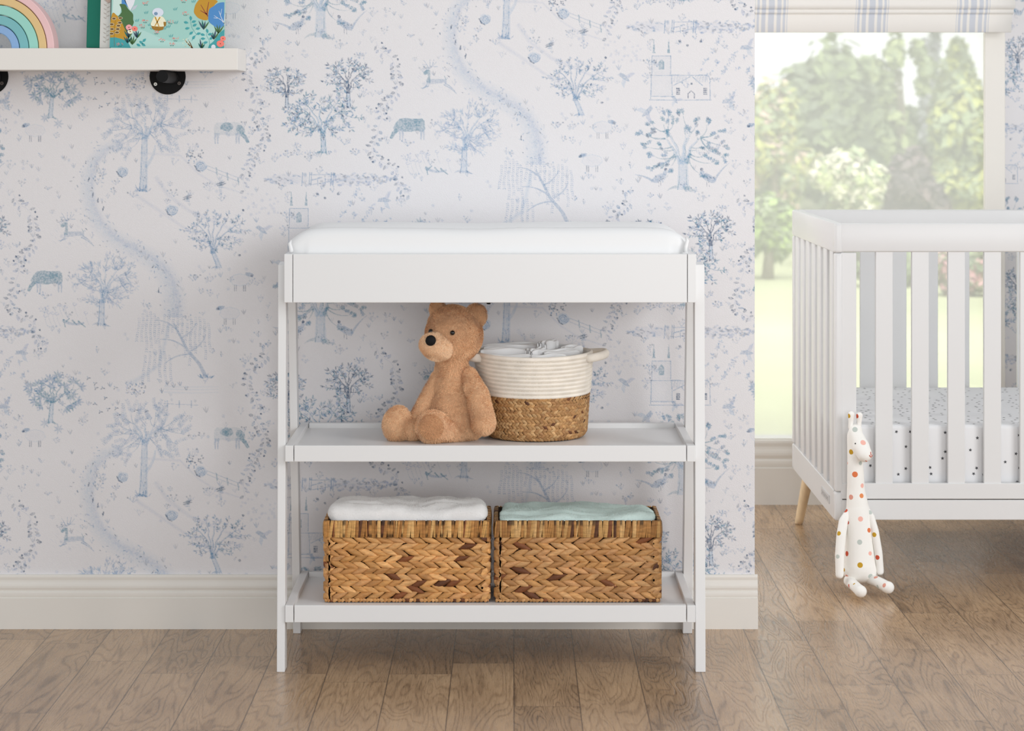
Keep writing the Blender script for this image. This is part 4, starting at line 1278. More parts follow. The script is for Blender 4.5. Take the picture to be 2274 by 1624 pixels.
def ell(u, v, dy, ru, rv, rd, rot=0.0):
    sk.ball(BW(u, v, dy), (ru*px, rd*px, rv*px), M=Matrix.Rotation(rot, 3, 'Y'))
ell(1017, 936, 0.012, 66, 50, 56)                # seat and belly
ell(1012, 900, 0.012, 60, 56, 52)
ell(1006, 858, 0.012, 47, 50, 44)
ell(1004, 822, 0.008, 38, 36, 36)                # chest and neck
ell(1003, 800, 0.004, 36, 26, 36)
ell(1008, 745, 0.000, 64, 62, 58)                # head
ell(1004, 722, 0.004, 54, 44, 48)
ell(998, 770, -0.006, 52, 36, 46)                # cheeks
cap = lambda a, b, ra, rb: sk.capsule(BW(*a), BW(*b), ra*px, rb*px, 18)
svs, sfs = remesh(sk, 0.0034, 5)
svs = [Vector((v.x, v.y, max(v.z, Z_MID+0.001))) for v in svs]
body = fur(MB(), svs, sfs, 60000, 0.0052, 1)
body.build('body', M_fur, bear)
bvh = BVHTree.FromPolygons(svs, sfs)
def hit(bv, u, v, default=None):
    d = W(u, v, 1.0)-Vector((0, 0, H)); d.normalize()
    h = bv.ray_cast(Vector((0, 0, H)), d)
    return (h[0], h[1]) if h[0] is not None else (default, None)
def part(build_fn, voxel, smooth, count, length, seed, tint, name, label=None, flow=Vector((0, -0.1, -0.7))):
    m = MB(); build_fn(m)
    v, f = remesh(m, voxel, smooth)
    v = [Vector((q.x, q.y, max(q.z, Z_MID+0.001))) for q in v]
    fur(MB(), v, f, count, length, seed, tint, 0.0008, flow).build(name, M_fur, bear, label)
    return v, f
LIGHT = (1.10, 1.22, 1.36)
def muzzle_(m):
    m.ball(BW(970, 770, -0.046), (36*px, 30*px, 31*px), M=Matrix.Rotation(0.3, 3, 'Y'))
    m.ball(BW(958, 766, -0.060), (27*px, 20*px, 25*px))
    m.ball(BW(975, 779, -0.044), (30*px, 28*px, 22*px))
mv, mf = part(muzzle_, 0.0035, 5, 9000, 0.0045, 5, LIGHT, 'muzzle', 'paler tan muzzle', Vector((0.5, 0.4, -0.2)))
def ear_(u, v, ru, rv, dy, rot):
    def f(m):
        m.ball(BW(u, v, dy), (ru*px, 12*px, rv*px), M=Matrix.Rotation(rot, 3, 'Y'))
    return f
part(ear_(1056, 702, 25, 28, 0.006, 0.35), 0.0035, 4, 6500, 0.0055, 6, (0.96, 0.94, 0.92), 'ear')
part(ear_(974, 690, 19, 24, 0.008, -0.35), 0.0035, 4, 4000, 0.0055, 7, (1, 1, 1), 'ear')
def capm(m, a, b, ra, rb): m.capsule(BW(*a), BW(*b), ra*px, rb*px, 18)
def ellm(m, u, v, dy, ru, rv, rd, rot=0.0): m.ball(BW(u, v, dy), (ru*px, rd*px, rv*px), M=Matrix.Rotation(rot, 3, 'Y'))
def arm_near(m):
    capm(m, (1040, 834, -0.010), (1062, 880, -0.040), 19, 24)
    capm(m, (1062, 880, -0.040), (1073, 940, -0.052), 24, 27)
def arm_far(m):
    capm(m, (974, 838, 0.006), (949, 890, 0.006), 16, 20)
    capm(m, (949, 890, 0.006), (925, 936, -0.002), 20, 19)
def leg_side(m):
    capm(m, (985, 945, 0.000), (915, 954, -0.008), 30, 25)
    ellm(m, 882, 942, -0.010, 32, 41, 30, 0.22)
def leg_front(m):
    capm(m, (1030, 956, -0.004), (988, 955, -0.034), 26, 27)
    ellm(m, 961, 949, -0.050, 38, 37, 25, -0.12)
FL = Vector((0, -0.1, -0.7))
part(arm_near, 0.0034, 5, 13000, 0.0052, 31, (1, 1, 1), 'arm'); part(arm_far, 0.0034, 5, 8000, 0.0052, 32, (1, 1, 1), 'arm')
part(leg_side, 0.0034, 5, 13000, 0.0052, 33, (1, 1, 1), 'leg'); part(leg_front, 0.0034, 5, 13000, 0.0056, 34, (1.05, 1.07, 1.1), 'leg')
# nose and eyes set on the fur
mbvh = BVHTree.FromPolygons(mv, mf)
q, nrm = hit(mbvh, 956.5, 756.5)
nm_ = MB(); nm_.ball(q+Vector((0, -0.002, 0)), (11.5*px, 7*px, 12*px), M=Matrix.Rotation(0.35, 3, 'Y')); nm_.build('nose', M_nose, bear)
for (u, v) in ((1005, 739), (957, 736)):
    q, nrm = hit(bvh, u, v)
    if q is None: continue
    e = MB(); e.ball(q+Vector((0, -0.0035, 0)), 5.4*px); e.build('eye', M_eye, bear)
# foot soles
def sole(u, v, ru, rv, dy, rot, seed, tint):
    def f(m): m.ball(BW(u, v, dy), (ru*px, 8*px, rv*px), M=Matrix.Rotation(rot, 3, 'Y'))
    part(f, 0.003, 3, 4500, 0.0045, seed, tint, 'foot_sole')
sole(957, 949, 27, 28, -0.0725, -0.12, 11, (0.86, 0.76, 0.68))

# ------------------------------------------------------------------ wall shelf with its brackets
YS = 5.27
sx1 = (527.5-U0)/F*YS
SZ0, SZ1 = H-(155.5-V0)/F*YS, H-(107-V0)/F*YS
wshelf = MB().box(-1.55, sx1, YS, YW-0.001, SZ0, SZ1, 0.0012).build('wall_shelf', M_shelf, None, 'thick ivory wall shelf at the upper left holding rainbow arches and books', 'shelf')
for u, lab in ((383.5, 'black round pipe bracket under the right end of the ivory wall shelf'), (-10, 'black round pipe bracket under the wall shelf, cut off by the left photo edge')):
    c = Vector(((u-11-U0)/F*YW, YW, H-(170-V0)/F*YW))
    cx, cz = c.x, c.z
    br = empty('pipe_bracket', c, lab, 'bracket', 'pipe brackets under the wall shelf')
    px_ = YW/F
    b = MB()
    def ycyl(mb, x, z, r, y0, y1, n=48, bev=0.0008):
        prof = [(0.0002, y0), (r-bev, y0), (r, y0+bev), (r, y1-bev*0.5), (0.0002, y1)]
        vs = [(x+q*math.cos(2*PI*k/n), y, z+q*math.sin(2*PI*k/n)) for q, y in prof for k in range(n)]
        fs = [(i*n+k, i*n+(k+1) % n, (i+1)*n+(k+1) % n, (i+1)*n+k) for i in range(len(prof)-1) for k in range(n)]
        mb.add(vs, fs, 0, False)
    ycyl(b, cx, cz, 40*px_, YW-0.004, YW-0.0004)
    b.build('flange', M_black, br)
    pcx, pcz = (u-U0)/F*YW, cz
    b = MB()
    ycyl(b, pcx, SZ0-0.0143, 0.0138, YS-0.006+0.010, YW-0.004)
    ycyl(b, pcx, SZ0-0.0143, 0.0158, YW-0.016, YW-0.0035)
    b.build('pipe', M_black, br)
    for du, dv, m in ((-26.5, 17, M_steel), (26, 15, M_darksteel)):
        s = MB()
        ycyl(s, cx+du*px_, cz-dv*px_, 4.1*px_, YW-0.0058, YW-0.0036, 20, 0.0005)
        for a in (0, PI/2):
            M_ = Matrix.Translation((cx+du*px_, YW-0.0058, cz-dv*px_)) @ Matrix.Rotation(a+0.5, 4, 'Y')
            s.box(-0.0022, 0.0022, -0.0002, 0.0002, -0.0004, 0.0004, 0, 1, M_)
        s.build('screw', [m, M_black], br)

# ------------------------------------------------------------------ rainbow arches, each a loose wooden piece
RU, RV = -8, 107
YR = 5.300
k = YR/F
for name_c, col, r0, r1 in (('pink outermost', (236, 196, 196), 112.5, 128), ('mustard tan', (226, 194, 138), 94, 111), ('mint green', (156, 214, 200), 72.5, 92.5), ('dusty teal', (124, 186, 190), 51.5, 71), ('cornflower blue innermost', (140, 176, 218), 33, 50)):
    m = mat('painted_wood_'+name_c.split()[0], S(*col), 0.5, 0.35)
    b = MB()
    n = 48
    vs, fs = [], []
    bv = 1.6
    ring = [(r0+bv, 0), (r1-bv, 0), (r1, bv*k*1.0), (r1, 0.058-bv*k), (r1-bv, 0.058), (r0+bv, 0.058), (r0, 0.058-bv*k), (r0, bv*k)]
    for i in range(n+1):
        a = PI*i/n
        for q, y in ring:
            vs.append(((RU-U0)*k+q*k*math.cos(a), YR+y, SZ1+0.0004+q*k*math.sin(a)*1.04))
    m8 = len(ring)
    for i in range(n):
        for j in range(m8): fs.append((i*m8+j, i*m8+(j+1) % m8, (i+1)*m8+(j+1) % m8, (i+1)*m8+j))
    fs += [tuple(range(m8-1, -1, -1)), tuple(n*m8+j for j in range(m8))]
    b.add(vs, fs, 0, False)
    b.build('rainbow_arch', m, None, '%s arch of the nested wooden rainbow on the wall shelf' % name_c, 'toy', 'nested wooden rainbow arches')

# ------------------------------------------------------------------ two books
M_green = mat('green_book_cloth', S(38, 118, 100), 0.8, 0.2, bump=(900, 0.3, 0.0006))
M_pages = mat('book_pages', S(236, 232, 224), 0.8, 0.1)
M_print = mat('printed_cover', (1, 1, 1), 0.45, 0.35, vcol=True)
# quarter-bound book leaning behind
YA = 5.372
ka = YA/F
ub = lambda u, v: Vector(((u-U0)*ka, YA, H-(v-V0)*ka))
bookA = empty('picture_book', (ub(300, 107).x, YA, SZ1), 'white picture book with a dark green cloth spine, behind the mint picture book', 'book', 'books on the wall shelf')
leanA = math.radians(1.2)
hA = 0.285
xa = (191.5-U0)*ka
RA = Matrix.Translation((xa, YA, SZ1+0.0045)) @ Matrix.Rotation(leanA, 4, 'Y') @ Matrix.Rotation(math.radians(-1.5), 4, 'X')
MB().box(0, 0.0305, 0, 0.0125, 0, hA, 0.0012, 0, RA).build('spine_cloth', M_green, bookA, label='dark green cloth spine strip')
MB().box(0.0305, 0.26, 0.0004, 0.0024, 0, hA, 0.0004, 0, RA).box(0.0305, 0.26, 0.0101, 0.0121, 0, hA, 0.0004, 0, RA).build('cover', mat('white_cover', S(238, 234, 228), 0.5, 0.3), bookA)
MB().box(0.0300, 0.257, 0.0024, 0.0101, 0.003, hA-0.003, 0, 0, RA).build('pages', M_pages, bookA)
# pale printed sprigs on its cover
r = random.Random(12)
b = MB()
def flat_leaf(mb, T, x, y, a, L, w, col, lift):
    ca, sa = math.cos(a), math.sin(a)
    o = []
    for t_, q in ((0, 0), (0.3, 0.9), (0.6, 0.9), (1, 0), (0.6, -0.9), (0.3, -0.9)):
        o.append(T(x+ca*L*t_-sa*w/2*q, y+sa*L*t_+ca*w/2*q, lift))
    mb.add(o, [tuple(range(6))], 0, False, col)
def flat_stroke(mb, T, pts, w, col, lift):
    vs = []
    n = len(pts)
    for i, p in enumerate(pts):
        q0, q1 = pts[max(i-1, 0)], pts[min(i+1, n-1)]
        L = math.hypot(q1[0]-q0[0], q1[1]-q0[1]) or 1
        ww = w/2*(1-0.5*i/max(n-1, 1))
        nx, ny = -(q1[1]-q0[1])/L*ww, (q1[0]-q0[0])/L*ww
        vs += [T(p[0]+nx, p[1]+ny, lift), T(p[0]-nx, p[1]-ny, lift)]
    mb.add(vs, [(2*i, 2*i+1, 2*i+3, 2*i+2) for i in range(n-1)], 0, False, col)
def flat_disc(mb, T, x, y, rx, ry, col, lift, n=18, wob=0.0, seed=0):
    rr_ = random.Random(seed)
    o = [T(x+rx*math.cos(2*PI*i/n)*(1+rr_.uniform(-wob, wob)), y+ry*math.sin(2*PI*i/n)*(1+rr_.uniform(-wob, wob)), lift) for i in range(n)]
    mb.add(o, [tuple(range(n))], 0, False, col)
def flat_poly(mb, T, pts, col, lift):
    if len(pts) >= 8:                                   # soften painted outlines
        n = len(pts); q = []
        for i in range(n):
            p0, p1, p2, p3 = (pts[(i+k) % n] for k in (-1, 0, 1, 2))
            for t in (0, 0.25, 0.5, 0.75):
                q.append(tuple(0.5*(2*p1[j]+(p2[j]-p0[j])*t+(2*p0[j]-5*p1[j]+4*p2[j]-p3[j])*t*t+(3*p1[j]-p0[j]-3*p2[j]+p3[j])*t**3) for j in (0, 1)))
        u1, v1 = 496.3, 106.6
        pts = [(min(max(u, 243.8), u1) if lift < 20 else u, min(v, v1)) for u, v in q] if T is TB_[0] else q
    mb.add([T(x, y, lift) for x, y in pts], [tuple(range(len(pts)))], 0, False, col)
TB_ = [None]
TA = lambda x, y, l: RA @ Vector((x, 0.0003-l, y))
for k2 in range(4):
    yb = 0.012+k2*0.055
    c = S(205, 196, 188)
    flat_stroke(b, TA, [(0.044, yb), (0.046, yb+0.02), (0.044, yb+0.045)], 0.0008, c, 0.0002)
    for i in range(9):
        flat_leaf(b, TA, 0.045, yb+i*0.005, (0.5 if i % 2 else 2.6), 0.009, 0.003, c, 0.0003)
flat_disc(b, TA, 0.049, 0.112, 0.007, 0.008, S(214, 186, 172), 0.0003)
b.build('cover_print', M_print, bookA)

# mint picture book in front; drawing units are photo pixels on its cover
YC = 5.345
kc = YC/F
bookB = empty('picture_book', ((372-U0)*kc, YC, SZ1), 'mint picture book with a painted garden scene, in front of the green-spined book', 'book', 'books on the wall shelf')
z0b = SZ1+0.0004
uL, uR = 243.5, 496.5
leanB = math.radians(1.1)
RBk = Matrix.Translation(((uL-U0)*kc, YC, z0b)) @ Matrix.Rotation(leanB, 4, 'Y')
wB, hB = (uR-uL)*kc, 0.27
MB().box(0, wB, 0, 0.0022, 0, hB, 0.0004, 0, RBk).box(0, wB, 0.0128, 0.015, 0, hB, 0.0004, 0, RBk).box(0, 0.002, 0, 0.015, 0, hB, 0, 0, RBk).build('cover', mat('mint_cover', S(164, 208, 198), 0.45, 0.3), bookB)
MB().box(0.002, wB-0.004, 0.0022, 0.0128, 0.003, hB-0.003, 0, 0, RBk).build('pages', M_pages, bookB)
b = MB()
VB = V0-(z0b-H)/kc                      # photo row of the book's foot
TB = lambda u, v, l: RBk @ Vector(((u-uL)*kc, -0.00004-l*0.00005, (VB-v)*kc))
TB_[0] = TB
Z = lambda zx, zy: (180+zx/6.688, zy/6.688)
def zp(pts): return [Z(*p) for p in pts]
C = dict(mint=S(190, 222, 214), must=S(196, 146, 40), green=S(74, 112, 64), teal=S(66, 160, 164), dteal=S(24, 104, 98), blue=S(78, 140, 200), white=S(232, 234, 240),
         coral=S(248, 132, 118), pink=S(245, 170, 175), cream=S(240, 236, 206), brown=S(112, 82, 36), navy=S(52, 72, 94), rust=S(146, 70, 44), sky=S(120, 170, 215))
flat_poly(b, TB, zp([(455, 210), (462, 60), (480, -300), (640, -300), (600, 60), (560, 230)]), S(206, 230, 222), 1)
flat_poly(b, TB, zp([(640, 560), (860, 430), (1200, 560), (1500, 600), (1700, 420), (1980, 330), (2000, 700), (700, 700)]), S(180, 216, 208), 1)
flat_poly(b, TB, zp([(560, 60), (640, 60), (690, 130), (760, 200), (765, 280), (775, 330), (745, 400), (690, 480), (600, 480), (560, 330), (540, 250), (590, 180), (580, 110)]), C['green'], 3)
flat_poly(b, TB, zp([(450, 208), (520, 225), (560, 270), (600, 330), (640, 420), (690, 520), (690, 600), (430, 560)]), C['must'], 4)
flat_poly(b, TB, zp([(428, 560), (500, 552), (600, 575), (690, 610), (740, 705), (424, 705)]), C['teal'], 5)
for pts, c in (([(650, -10), (630, 0), (700, 120), (720, 150), (770, 60), (790, -20), (720, -40)], 'white'), ([(590, -10), (640, -10), (690, 110), (640, 60), (590, 55)], 'blue')):
    flat_poly(b, TB, zp(pts), C[c], 4)
flat_poly(b, TB, zp([(735, 160), (760, 90), (830, 60), (800, 120)]), S(196, 204, 214), 4)
# stalk with outlined leaves
flat_stroke(b, TB, zp([(495, 690), (488, 500), (490, 380), (510, 260)]), 0.8, C['brown'], 6)
for i, (x, y, a) in enumerate(((480, 275, 2.2), (575, 265, 0.7), (450, 360, 2.4), (570, 335, 0.4), (455, 432, 2.6), (550, 380, 0.3), (450, 500, 2.7), (540, 430, 0.4), (530, 480, 0.5))):
    q = Z(x, y)
    flat_disc(b, TB, q[0], q[1], 5.2, 2.9, C['cream'], 7, 10); flat_disc(b, TB, q[0], q[1], 4.5, 2.3, C['brown'], 8, 10)
def grass(x, y, c, n=3, L=9):
    q = Z(x, y)
    for i in range(n): flat_leaf(b, TB, q[0]+(i-1)*2, q[1], -PI/2+(i-1)*0.35, L*(0.7+0.3*((i*7) % 3)/2), 1.5, c, 6)
for x, y in ((955, 200), (1385, 140), (1400, 340), (820, 320), (1015, 380), (1250, 330), (1290, 400), (1330, 540), (1050, 430), (1230, 430), (1655, 20)): grass(x, y, C['teal'])
for x, y in ((950, 55), (1540, 195), (945, 315), (910, 395), (1320, 325), (1115, 480), (1200, 595), (1400, 580), (1350, 650), (1510, 5), (575, 675)):
    q = Z(x, y)
    for i in range(12):
        flat_disc(b, TB, q[0]+r.uniform(-7, 7), q[1]-1.5+r.uniform(-5, 1), 0.9, 0.9, C['coral'] if i % 3 else C['pink'], 9+i % 3, 6)
    for i in (-1, 0, 1): flat_leaf(b, TB, q[0]+i*2, q[1]+3, -PI/2+i*0.5, 4, 1.3, C['dteal'], 8)
# small figure seen from behind: white hood, cream shirt, mustard braces and trousers
q = Z(1130, 410); flat_poly(b, TB, zp([(1035, 350), (1045, 400), (1070, 430), (1150, 446), (1215, 425), (1228, 360)]), S(160, 116, 36), 10)
flat_poly(b, TB, zp([(1032, 365), (1050, 290), (1085, 235), (1195, 230), (1245, 285), (1255, 320), (1225, 375), (1130, 380)]), C['cream'], 11)
flat_poly(b, TB, zp([(1215, 310), (1255, 308), (1258, 350), (1240, 388), (1222, 360)]), S(160, 116, 36), 12)
for p in (((1092, 240), (1160, 400)), ((1165, 240), (1078, 395))): flat_stroke(b, TB, zp(p), 3, C['must'], 13)
for i in range(24): flat_disc(b, TB, *Z(r.uniform(1060, 1210), r.uniform(260, 365)), 0.35, 0.35, C['coral'], 12, 6)
flat_disc(b, TB, *Z(1132, 170), 12.5, 9.8, S(222, 228, 240), 13, 24); flat_disc(b, TB, *Z(1102, 190), 4.2, 3.8, S(120, 150, 180), 14, 16)
# right-hand bushes
flat_poly(b, TB, zp([(1700, 20), (1665, 140), (1690, 200), (1745, 250), (1840, 275), (1890, 240), (1960, 60), (2010, -20), (1800, -60)]), C['must'], 4)
for p in (((1875, 215), (1830, 150), (1765, 45)), ((1860, 190), (1865, 100), (1885, 0)), ((1850, 180), (1760, 130))): flat_stroke(b, TB, zp(p), 2.6, C['rust'], 5)
flat_poly(b, TB, zp([(2145, 20), (2040, 10), (1960, 60), (1895, 110), (1880, 200), (1890, 290), (1960, 350), (2040, 395), (2110, 350), (2128, 380), (2140, 200)]), C['blue'], 6)
for p in (((2130, 330), (2080, 270), (2030, 240), (1965, 200)), ((2120, 320), (2060, 200), (2080, 100)), ((2115, 300), (2125, 180)), ((2030, 240), (1960, 235)), ((2060, 190), (2035, 130))): flat_stroke(b, TB, zp(p), 1.3, C['white'], 7)
flat_poly(b, TB, zp([(2125, 400), (2060, 450), (2010, 520), (1960, 590), (1900, 640), (1880, 705), (2120, 705)]), C['teal'], 5)
for (x, y), pts in (((1620, 240), [(1640, 580), (1710, 490), (1640, 390), (1605, 240)]), ((1860, 420), [(1910, 640), (1900, 570), (1860, 500), (1870, 420)])):
    flat_stroke(b, TB, zp(pts), 1, C['teal'], 6)
for x, y, a in ((1620, 245, 1.4), (1550, 312, .2), (1665, 298, -.3), (1680, 350, -.5), (1570, 400, -.2), (1730, 400, -.2), (1630, 470, -.7), (1740, 475, -.3), (1668, 535, -1), (1868, 430, 1.3), (1800, 488, .2), (1910, 480, -.3), (1805, 548, 0), (1930, 540, -.6), (1845, 605, -.3), (935, 590, -.8), (890, 620, .6), (925, 655, .5), (850, 660, .5)):
    q = Z(x, y); flat_leaf(b, TB, q[0]-5*math.cos(a), q[1]-5*math.sin(a), a, 11, 6.2, S(74, 168, 172), 7)
    flat_stroke(b, TB, [(q[0]-4*math.cos(a), q[1]-4*math.sin(a)), (q[0]+4*math.cos(a), q[1]+4*math.sin(a))], 0.5, C['dteal'], 8)
for x, y in ((1815, 415), (2035, 470), (1970, 560), (1790, 700), (760, 660), (830, 560), (700, 560), (690, 640)):
    q = Z(x, y)
    for a in (-2.1, -1.75, -1.4, -1.0): flat_leaf(b, TB, q[0], q[1], a, r.uniform(14, 24), 3.6, r.choice((C['dteal'], C['green'], C['navy'])), 9)
flat_stroke(b, TB, zp([(1660, 700), (1600, 640), (1545, 580)]), 3, C['brown'], 8); flat_stroke(b, TB, zp([(1660, 700), (1620, 620), (1590, 570)]), 2.4, C['brown'], 8)
for i in range(14): flat_disc(b, TB, *Z(1560+r.uniform(-60, 90), 580+r.uniform(-50, 90)), 1.1, 1.1, C['cream'], 9, 8)
for x, y, rx, c in ((705, 402, 7, 'pink'), (792, 420, 6.4, 'coral'), (725, 463, 5.8, 'cream'), (2068, 618, 8.4, 'coral'), (2105, 540, 6.2, 'coral')):
    flat_disc(b, TB, *Z(x, y), rx, rx*0.9, C[c], 11, 16, 0.05, x); flat_disc(b, TB, *Z(x, y), 1.4, 1.4, C['rust'], 12, 8)
flat_disc(b, TB, *Z(1965, 670), 5, 5.6, C['white'], 8, 14)
b.v = [p for p in b.v]
b.build('cover_print', M_print, bookB)

# ------------------------------------------------------------------ crib
YF_, YK = 5.90, 6.80
cx0 = (1853.5-U0)/F*YF_
cx1 = cx0+1.34
crib = empty('crib', ((cx0+cx1)/2, (YF_+YK)/2, 0), 'white slatted baby crib on tapered wooden legs in front of the window', 'crib')
czf = lambda v: H-(v-V0)/F*YF_
ZT = czf(496.5)
CP = MB()
B_ = lambda *a, **k: MB().box(*a, **k)
post = 0.0205
xs_post = cx0+0.0205
# corner posts: rounded outer edge
for x in (cx0, cx1-post):
    for y in (YF_, YK-0.030):
        for (za, zb, nm) in ((0.169, czf(1093)-0.0006, 'post_foot'), (czf(1093), czf(562)-0.0006, 'post'), (czf(562), ZT, 'post_cap')):
            MB().box(x, x+post, y, y+0.030, za, zb, 0.0065, seg=4).build(nm if nm != 'post' else 'corner_post', M_crib, crib)
# long sides
pitch, sw = 80.3/F*YF_, 38.5/F*YF_
for y, front in ((YF_+0.0012, True), (YK-0.0242, False)):
    a, b_ = cx0+post-0.005, cx1-post+0.005
    MB().box(a, b_, y, y+0.023, czf(560), ZT, 0.004, seg=3).build('top_rail', M_crib, crib)
    MB().box(a, b_, y+0.001, y+0.022, czf(1109), czf(1074), 0.0015).build('slat_rail', M_crib, crib)
    MB().box(a, b_, y+0.0005, y+0.0225, 0.1715, czf(1111.2), 0.0015).build('bottom_rail', M_crib, crib)
    if True:
        MB().box(a, cx0+post+31/F*YF_, y+0.003, y+0.019, czf(1074)-0.002, czf(561.5)+(0 if front else 0.002), 0.002).build('stile', M_crib, crib)
        MB().box(cx1-post-31/F*YF_, b_, y+0.003, y+0.019, czf(1074)-0.002, czf(560)+0.002, 0.002).build('stile', M_crib, crib)
    x = (1945-U0)/F*YF_
    while x+sw < cx1-post-31/F*YF_:
        MB().box(x, x+sw, y+0.004, y+0.018, czf(1074)-0.002, czf(560)+0.002, 0.002).build('slat', M_crib, crib)
        x += pitch
# short ends
for x, s in ((cx0+0.0008, 1), (cx1-0.0238, -1)):
    ya, yb = YF_+0.030, YK-0.030
    MB().box(x, x+0.023, ya-0.0005, yb+0.0005, czf(562), ZT-0.0002, 0.003, seg=3).build('end_top_rail', M_crib, crib)
    MB().box(x, x+0.023, ya-0.0005, yb+0.0005, 0.169, czf(1093), 0.002).build('end_bottom_rail', M_crib, crib)
    for i in range(7):
        yc = 5.995+i*0.1205
        xa_ = x+0.0025 if s > 0 else x+0.005
        MB().box(xa_, xa_+0.015, yc-0.030, yc+0.030, czf(1093)-0.002, czf(562)+0.002, 0.004, seg=3).build('end_slat', M_crib, crib)
# maker's plate on the end rail: a small recessed plate with unreadable raised letters
pl = MB()
yp0, yp1 = (0.8186*F/(1826-U0)), (0.8186*F/(1843.5-U0))
yp0, yp1 = min(yp0, yp1), max(yp0, yp1)
zp0, zp1 = 0.196, 0.2185
pl.box(cx0-0.0016, cx0+0.002, yp0, yp1, zp0, zp1, 0.0008)
plate = pl.build('maker_plate', mat('satin_plate', (0.62, 0.62, 0.62), 0.3, 0.5), crib, label='small pale maker plate on the end rail')
lt = MB()
for i in range(6):
    yy = yp0+(yp1-yp0)*(0.14+0.72*i/5)
    hgt = 0.0105
    zc = (zp0+zp1)/2
    lt.tube([(cx0-0.0019, yy+0.0028*math.cos(a*PI/5), zc+hgt/2*math.sin(a*PI/5)) for a in range(1 if i % 2 else 0, 10 if i % 2 else 8)], 0.0007, 5)
lt.build('raised_letters', mat('plate_letters', (0.45, 0.45, 0.45), 0.35), plate)
# legs
M_leg = mat('beech_wood', S(246, 222, 184), 0.5, 0.35, var=(9, 0.86, 1.1, (6, 6, 0.9)), bump=(60, 0.1, 0.001, (6, 6, 0.6)))
for x0_, x1_, y0_, y1_ in ((0.862, 0.840, 6.745, 6.83), (0.900, 0.876, 5.955, 5.945), (cx1-0.06, cx1-0.035, 6.745, 6.83), (cx1-0.06, cx1-0.035, 5.955, 5.945)):
    lg = MB()
    p0, p1 = Vector((x0_, y0_, 0.176)), Vector((x1_, y1_, 0.0))
    n = 8
    pts = [p0.lerp(p1, i/n) for i in range(n)]+[p0.lerp(p1, 0.965), p0.lerp(p1, 0.992), p1]
    rd = [0.0172-0.0052*i/n for i in range(n)]+[0.0118, 0.0108, 0.0088]
    lg.tube(pts, rd, 24)
    lg.v = [(x, y, max(z, 0.0004)) for x, y, z in lg.v]
    lg.build('leg', M_leg, crib, label='tapered pale wooden leg')
# slatted base that carries the mattress
MB().box(cx0+0.03, cx1-0.03, YF_+0.03, YK-0.03, 0.225, 0.243, 0.002).build('mattress_base', M_crib, crib)

# mattress in a starred sheet
mt = MB()
mx0, mx1, my0, my1, mz0, mz1 = cx0+0.028, cx1-0.028, YF_+0.030, YK-0.032, 0.2435, 0.408
bm = bmesh.new(); bmesh.ops.create_cube(bm, size=1)
for v in bm.verts: v.co = Vector(((mx0+mx1)/2+v.co.x*(mx1-mx0), (my0+my1)/2+v.co.y*(my1-my0), (mz0+mz1)/2+v.co.z*(mz1-mz0)))
bmesh.ops.bevel(bm, geom=list(bm.edges), offset=0.010, segments=4, affect='EDGES', profile=0.5)
mt.add_bm(bm, 0, True)
r = random.Random(21)
def star(o, ex, ey, nrm, R, rot):
    vs = []
    for i in range(10):
        a = rot+i*PI/5; q = R if i % 2 == 0 else R*0.45
        vs.append(o+ex*q*math.cos(a)+ey*q*math.sin(a)+nrm*0.0004)
    vs.append(o+nrm*0.0004)
    mt.add(vs, [(10, i, (i+1) % 10) for i in range(10)], 1, False)
EX, EY, EZ = Vector((1, 0, 0)), Vector((0, 1, 0)), Vector((0, 0, 1))
cell = 0.036
for i in range(int((mx1-mx0)/cell)):
    for j in range(4):
        if r.random() < 0.94:
            star(Vector((mx0+0.02+(i+r.uniform(.1, .9))*cell, my0, mz0+0.014+(j+r.uniform(.1, .85))*cell)), EX, EZ, -EY, 0.0048, r.uniform(0, 2))
    for j in range(int((my1-my0)/cell)):
        if r.random() < 0.9:
            star(Vector((mx0+0.02+(i+r.uniform(.1, .9))*cell, my0+0.012+(j+r.uniform(.1, .8))*cell, mz1)), EX, EY, EZ, 0.0048, r.uniform(0, 2))
mt.build('crib_mattress', [mat('white_sheet', (0.84, 0.84, 0.85), 0.85, 0.1, bump=(300, 0.05, 0.001)), mat('star_print', S(84, 84, 88), 0.85, 0.1)], None, 'white mattress with a small grey star print lying in the crib', 'mattress')

# ------------------------------------------------------------------ giraffe
DOTC = dict(o=S(226, 128, 84), r=S(206, 92, 68), p=S(246, 188, 174), q=S(226, 160, 142), y=S(200, 158, 54), g=S(196, 204, 198), a=S(232, 148, 96))
def dotted(name, dots, base=S(247, 245, 240)):
    """cotton printed with round dots; each dot is a sphere of influence in object space"""
    m = mat(name, base, 0.9, 0.1, bump=(700, 0.12, 0.001))
    nt = m.node_tree; N = nt.nodes; L = nt.links; b = N['Principled BSDF']
    tc = [n for n in N if n.bl_idname == 'ShaderNodeTexCoord'][0]
    prev = None
    for p, rad_, col in dots:
        d = N.new('ShaderNodeVectorMath'); d.operation = 'DISTANCE'
        L.new(tc.outputs['Object'], d.inputs[0]); d.inputs[1].default_value = p
        l = N.new('ShaderNodeMath'); l.operation = 'LESS_THAN'; L.new(d.outputs['Value'], l.inputs[0]); l.inputs[1].default_value = rad_
        mx = N.new('ShaderNodeMix'); mx.data_type = 'RGBA'
        L.new(l.outputs[0], mx.inputs[0])
        if prev is None: mx.inputs[6].default_value = (*base, 1)
        else: L.new(prev, mx.inputs[6])
        mx.inputs[7].default_value = (*col, 1)
        prev = mx.outputs[2]
    if prev is not None: L.new(prev, b.inputs['Base Color'])
    return m
YG = 5.855
gx = YG/F
GW = lambda u, v, dy=0.0: W(u, v, YG+dy)
gir = empty('toy_giraffe', GW(1910, 1300), 'cream plush giraffe with coloured dots sitting against the crib', 'toy')
goff = gir.location.copy()
